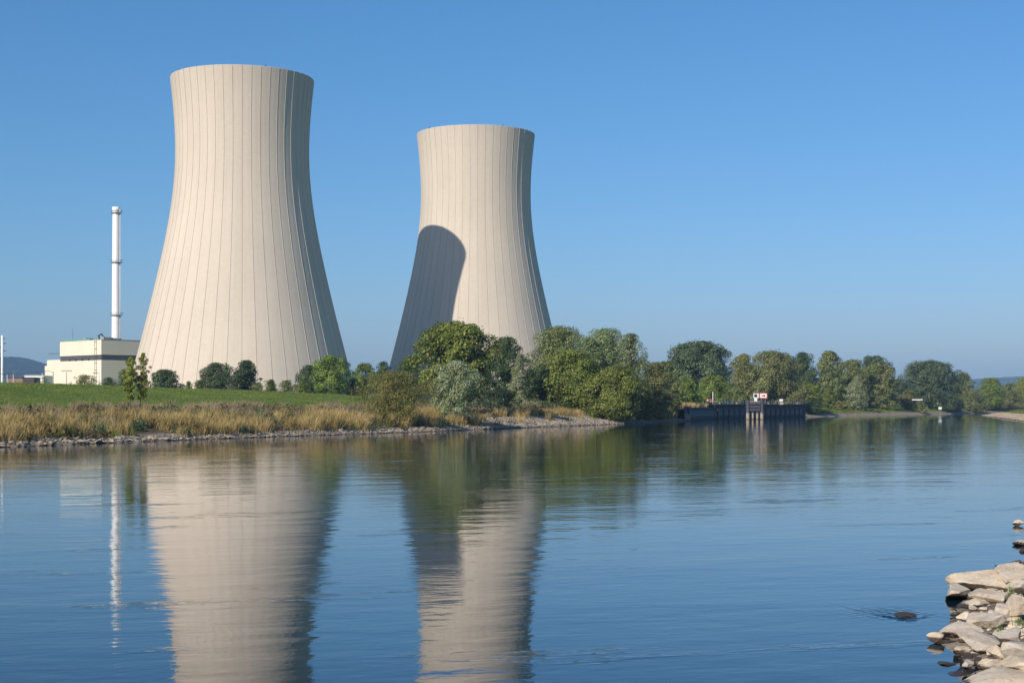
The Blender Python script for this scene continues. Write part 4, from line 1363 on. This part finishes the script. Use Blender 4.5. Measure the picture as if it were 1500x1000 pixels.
D = 428.0
dx0 = at(1105.5, D)
dl = thing('mooring_dolphin', 'dark timber mooring dolphin on pale-footed piles before the quay', 'mooring dolphin', (dx0, D, 0))
sc_ = D / FPX
for px_, w_, yt in ((1095.5, 5.2, 585.5), (1102.7, 2.9, 600), (1109.3, 3.6, 600), (1116, 5.0, 585.5)):
    h = zz(yt, D)
    MB().tube([((px_ - 1105.5) * sc_, 0, -2.5), ((px_ - 1105.5) * sc_, 0, h - 0.06), ((px_ - 1105.5) * sc_, 0, h)], [w_ * sc_ / 2, w_ * sc_ / 2, w_ * sc_ / 2 - 0.06], 12).build('pile', M['dolphin'], dl)
for py_, hpx in ((590.8, 3.4), (595.4, 3.2), (599.8, 3.6)):
    MB().box((0, -0.15, zz(py_, D)), (15.6 * sc_, 0.9, hpx * sc_)).build('fender_beam', M['timber'], dl)
MB().box((0, 0.15, zz(588, D)), (15.2 * sc_, 1.3, 1.1 * sc_)).build('deck', M['quay_concrete'], dl)
for k in range(4):
    MB().box((-1.1 + 0.73 * k, 0.35, zz(593, D)), (0.22, 0.3, 10 * sc_)).build('upright', M['timber'], dl)


def sign(name, label, px0, px1, y0, y1, d, border, posts):
    xm = at((px0 + px1) / 2, d)
    zb = posts
    t = thing(name, label, 'sign', (xm, d, zb))
    w, h = (px1 - px0) * d / FPX, (y1 - y0) * d / FPX
    zc = zz((y0 + y1) / 2, d) - zb
    MB().box((0, 0, zc), (w, 0.10, h)).build('board', M['red'] if border else M['sign_white'], t)
    if border:
        MB().box((0, -0.075, zc), (w * 0.82, 0.05, h * 0.76)).build('face', M['sign_white'], t)
    for sx in (-0.25, 0.25):
        MB().box((sx * w, 0.12, zc / 2 - h * 0.1), (0.12, 0.10, zc + h * 0.5)).build('post', M['grey_metal'], t)
    return t, w, h, zc


dz = zz(587.4, D)
t, w, h, zc = sign('river_sign', 'white river sign with red border and black arrow on the dolphin', 1112.2, 1124, 575.2, 583.4, D - 0.1, True, dz)
mb = MB().box((-0.15, -0.12, zc), (0.8, 0.03, 0.20))
mb.add([(0.15, -0.14, zc - 0.32), (0.15, -0.14, zc + 0.32), (0.62, -0.14, zc), (0.15, -0.10, zc - 0.32), (0.15, -0.10, zc + 0.32), (0.62, -0.10, zc)],
       [(0, 2, 1), (3, 4, 5), (0, 1, 4, 3), (1, 2, 5, 4), (2, 0, 3, 5)])
mb.build('arrow', M['sign_black'], t)
t, w, h, zc = sign('information_sign', 'white sign with dark blue patch on a broad white foot, on the dolphin', 1103.6, 1111.4, 576, 582.6, D + 0.1, False, dz)
MB().tube([(-0.12, -0.06, zc - 0.02), (-0.12, -0.10, zc - 0.02)], [0.48, 0.48], 20).build('emblem', M['sign_blue'], t)
MB().box((-0.1, -0.02, zc - h * 0.5 - 0.42), (0.75, 0.14, 0.9)).build('foot', M['sign_white'], t)

D = 449.5
t = thing('white_pole', 'thin white pole standing on the quay where the wall turns', 'pole', (at(1044.2, D), D, 4.0))
MB().tube([(0, 0, 0), (0, 0, zz(573.5, D) - 4.0)], [0.14, 0.10], 10).build('pole', M['white'], t)
MB().box((0, -0.02, 2.9), (0.34, 0.3, 0.1)).build('lamp', M['white'], t)
t = thing('life_buoy_post', 'red and white life buoy on a short post left of the white pole', 'life buoy', (at(1040.4, D), D, 3.3))
hz2 = zz(587, D) - 3.3
V, F = [], []
for i in range(20):
    for j in range(8):
        a1, a2 = 2 * math.pi * i / 20, 2 * math.pi * j / 8
        V.append(((0.48 + 0.14 * math.cos(a2)) * math.cos(a1), -0.18 + 0.14 * math.sin(a2), hz2 + (0.48 + 0.14 * math.cos(a2)) * math.sin(a1)))
        F.append((i * 8 + j, i * 8 + (j + 1) % 8, ((i + 1) % 20) * 8 + (j + 1) % 8, ((i + 1) % 20) * 8 + j))
mesh_obj('ring', V, F, M['red'], t, True)
MB().box((0, 0, hz2 / 2), (0.12, 0.12, hz2 + 0.4)).build('post', M['white'], t)
MB().box((-0.8, 0, hz2), (0.45, 0.1, 0.9)).build('board', M['sign_white'], t)
t = thing('navigation_post', 'thin grey post at the waterline beside the left end of the quay', 'post', (at(1004.5, 396), 396, 0))
MB().tube([(0, 0, -0.5), (0, 0, zz(577, 396))], [0.11, 0.07], 8).build('pole', M['grey_metal'], t)
MB().box((0, 0, zz(577, 396)), (0.5, 0.1, 0.4)).build('plate', M['grey_metal'], t)
D = 485.0
t = thing('mooring_winch', 'small pale winch on the quay behind the railing, right of the signs', 'winch', (at(1146.5, D), D + 3, 4.1))
MB().box((0, 0, 0.5), (0.9, 0.7, 1.0)).build('base', M['quay_concrete'], t)
MB().tube([(-0.5, 0, 1.3), (0.5, 0, 1.3)], [0.45, 0.45], 12).build('drum', M['white'], t)

D = 673.0
x = at(1377, D)
t = thing('river_sign', 'small white square sign on a thin pole at the far waterline', 'sign', (x, D, gz(x, D)))
hp = zz(595.8, D) - gz(x, D)
MB().tube([(0, 0, -0.3), (0, 0, hp)], [0.10, 0.08], 8).build('pole', M['grey_metal'], t)
MB().box((0, -0.1, hp - 0.55), (1.35, 0.08, 1.1)).build('board', M['sign_white'], t)
D = 668.0
xa_, xb_ = at(1336, D), at(1351.5, D)
t = thing('barrier', 'white horizontal barrier beam between two olive bushes on the far bank', 'barrier', ((xa_ + xb_) / 2, D, gz((xa_ + xb_) / 2, D)))
hb = zz(585.3, D) - gz((xa_ + xb_) / 2, D)
MB().box((0, 0, hb), (xb_ - xa_, 0.15, 0.45)).build('beam', M['white'], t)
for sx in (-0.4, 0.4):
    MB().box((sx * (xb_ - xa_), 0.15, hb / 2), (0.16, 0.14, hb)).build('post', M['bark'], t)

# ------------------------------------------------------------------ hills
hm, hnt, hp_ = new_mat('forested_hill')
hr = ramp(hnt, [(0.35, (0.018, 0.034, 0.014)), (0.65, (0.060, 0.085, 0.030))])
L(hnt, noise(hnt, 0.02, 6, 0.65), hr.inputs['Fac'])
L(hnt, hr.outputs['Color'], hp_.inputs['Base Color'])
hp_.inputs['Roughness'].default_value = 1.0
hp_.inputs['Specular IOR Level'].default_value = 0.0


def hill(pts, d, dep, seed):
    r_ = np.random.default_rng(seed)
    px_ = np.arange(pts[0][0], pts[-1][0], 0.9)
    top = np.interp(px_, [p[0] for p in pts], [p[1] for p in pts])
    zt = CAM_Z + (HOR - top) * d / FPX
    nx = len(px_)
    rows = 26
    V = []
    for k in range(rows):
        f = k / (rows - 1)
        prof = math.sin(math.pi * f * 0.5 / 0.6) if f < 0.6 else math.cos(math.pi / 2 * (f - 0.6) / 0.4)
        bump_ = r_.uniform(0, 1, nx) * 7.0
        bump_ = 0.5 * bump_ + 0.5 * np.roll(bump_, 1)
        yv = np.full(nx, d + (f - 0.6) * dep) + r_.uniform(-10, 10, nx)
        xv = (px_ - 750) / FPX * d
        V.append(np.stack([xv, yv, -2 + (zt + 2) * max(prof, 0) + bump_ * (prof > 0.05) - 4], 1))
    o = mesh_obj('hills', np.concatenate(V), grid_faces(nx, rows), hm)
    tag(o, kind='structure')


hill([(-260, 548), (-160, 528), (-60, 521), (0, 523.5), (22, 523), (36, 524), (50, 529), (72, 535), (105, 542), (160, 548), (230, 556), (300, 590)], 6000, 1600, 1)
hill([(240, 590), (330, 556), (430, 551), (515, 548.5), (640, 552), (800, 556), (1000, 557), (1250, 556), (1400, 556.5), (1450, 554), (1485, 551.5), (1530, 551), (1620, 556), (1800, 585)], 8300, 1800, 2)

# ------------------------------------------------------------------ haze
HAZE = 1.0e-4
if HAZE:
    hz_m = bpy.data.materials.new('haze_air')
    hz_m.use_nodes = True
    nt = hz_m.node_tree
    nt.nodes.remove(nt.nodes['Principled BSDF'])
    pv = nt.nodes.new('ShaderNodeVolumePrincipled')
    pv.inputs['Color'].default_value = (0.40, 0.66, 1.0, 1)
    pv.inputs['Density'].default_value = HAZE
    pv.inputs['Anisotropy'].default_value = 0.0
    L(nt, pv.outputs[0], nt.nodes['Material Output'].inputs['Volume'])
    o = MB().box((0, 4600, 107), (18400, 10200, 221)).build('haze', hz_m)
    tag(o, kind='stuff')

# ------------------------------------------------------------------ light, sky, camera
SUN_AZ, SUN_EL = 34.8, 29.5
ca, sa_ = math.cos(R(SUN_EL)), math.sin(R(SUN_EL))
to_sun = Vector((-math.sin(R(SUN_AZ)) * ca, -math.cos(R(SUN_AZ)) * ca, sa_))
sun = bpy.data.lights.new('sun', 'SUN')
sun.energy = 5.0
sun.angle = R(0.5)
sun.color = (1.0, 0.912, 0.785)
so = bpy.data.objects.new('sun', sun)
COL.objects.link(so)
so.rotation_euler = (-to_sun).to_track_quat('-Z', 'Y').to_euler()

w = bpy.data.worlds.new('World')
S.world = w
w.use_nodes = True
nt = w.node_tree
sky = nt.nodes.new('ShaderNodeTexSky')
sky.sky_type = 'NISHITA'
sky.sun_disc = False
sky.sun_elevation = R(SUN_EL)
sky.sun_rotation = math.atan2(to_sun.x, to_sun.y)
sky.altitude = 0
sky.air_density = 1.0
sky.dust_density = 0.8
sky.ozone_density = 10.0
bg = nt.nodes['Background']
bg.inputs['Strength'].default_value = 0.118
sep_ = nt.nodes.new('ShaderNodeSeparateColor')
com_ = nt.nodes.new('ShaderNodeCombineColor')
L(nt, sky.outputs['Color'], sep_.inputs[0])
red = mathn(nt, 'MULTIPLY', mathn(nt, 'POWER', mathn(nt, 'MULTIPLY', sep_.outputs[0], 0.118 / 0.2), 1.3), 0.198 / 0.118)
L(nt, red, com_.inputs[0])
L(nt, mathn(nt, 'MULTIPLY', sep_.outputs[1], 1.04), com_.inputs[1])
L(nt, sep_.outputs[2], com_.inputs[2])
L(nt, com_.outputs[0], bg.inputs['Color'])

cam = bpy.data.cameras.new('camera')
cam.sensor_width = 36
cam.lens = 36 * FPX / 1500
cam.shift_y = (HOR - 500) / 1500
cam.clip_start = 0.5
cam.clip_end = 30000
co_ = bpy.data.objects.new('camera', cam)
COL.objects.link(co_)
co_.location = (0, 0, CAM_Z)
co_.rotation_euler = (R(90), 0, 0)
S.camera = co_
S.view_settings.view_transform = 'Standard'
S.view_settings.look = 'None'
S.view_settings.exposure = 0
S.view_settings.gamma = 1
S.view_settings.use_curve_mapping = False
cy_ = S.cycles
cy_.use_denoising = True
cy_.max_bounces = 6
cy_.diffuse_bounces = 3
cy_.glossy_bounces = 3
cy_.transmission_bounces = 3
cy_.volume_bounces = 0
cy_.sample_clamp_indirect = 5
cy_.caustics_reflective = False
cy_.caustics_refractive = False
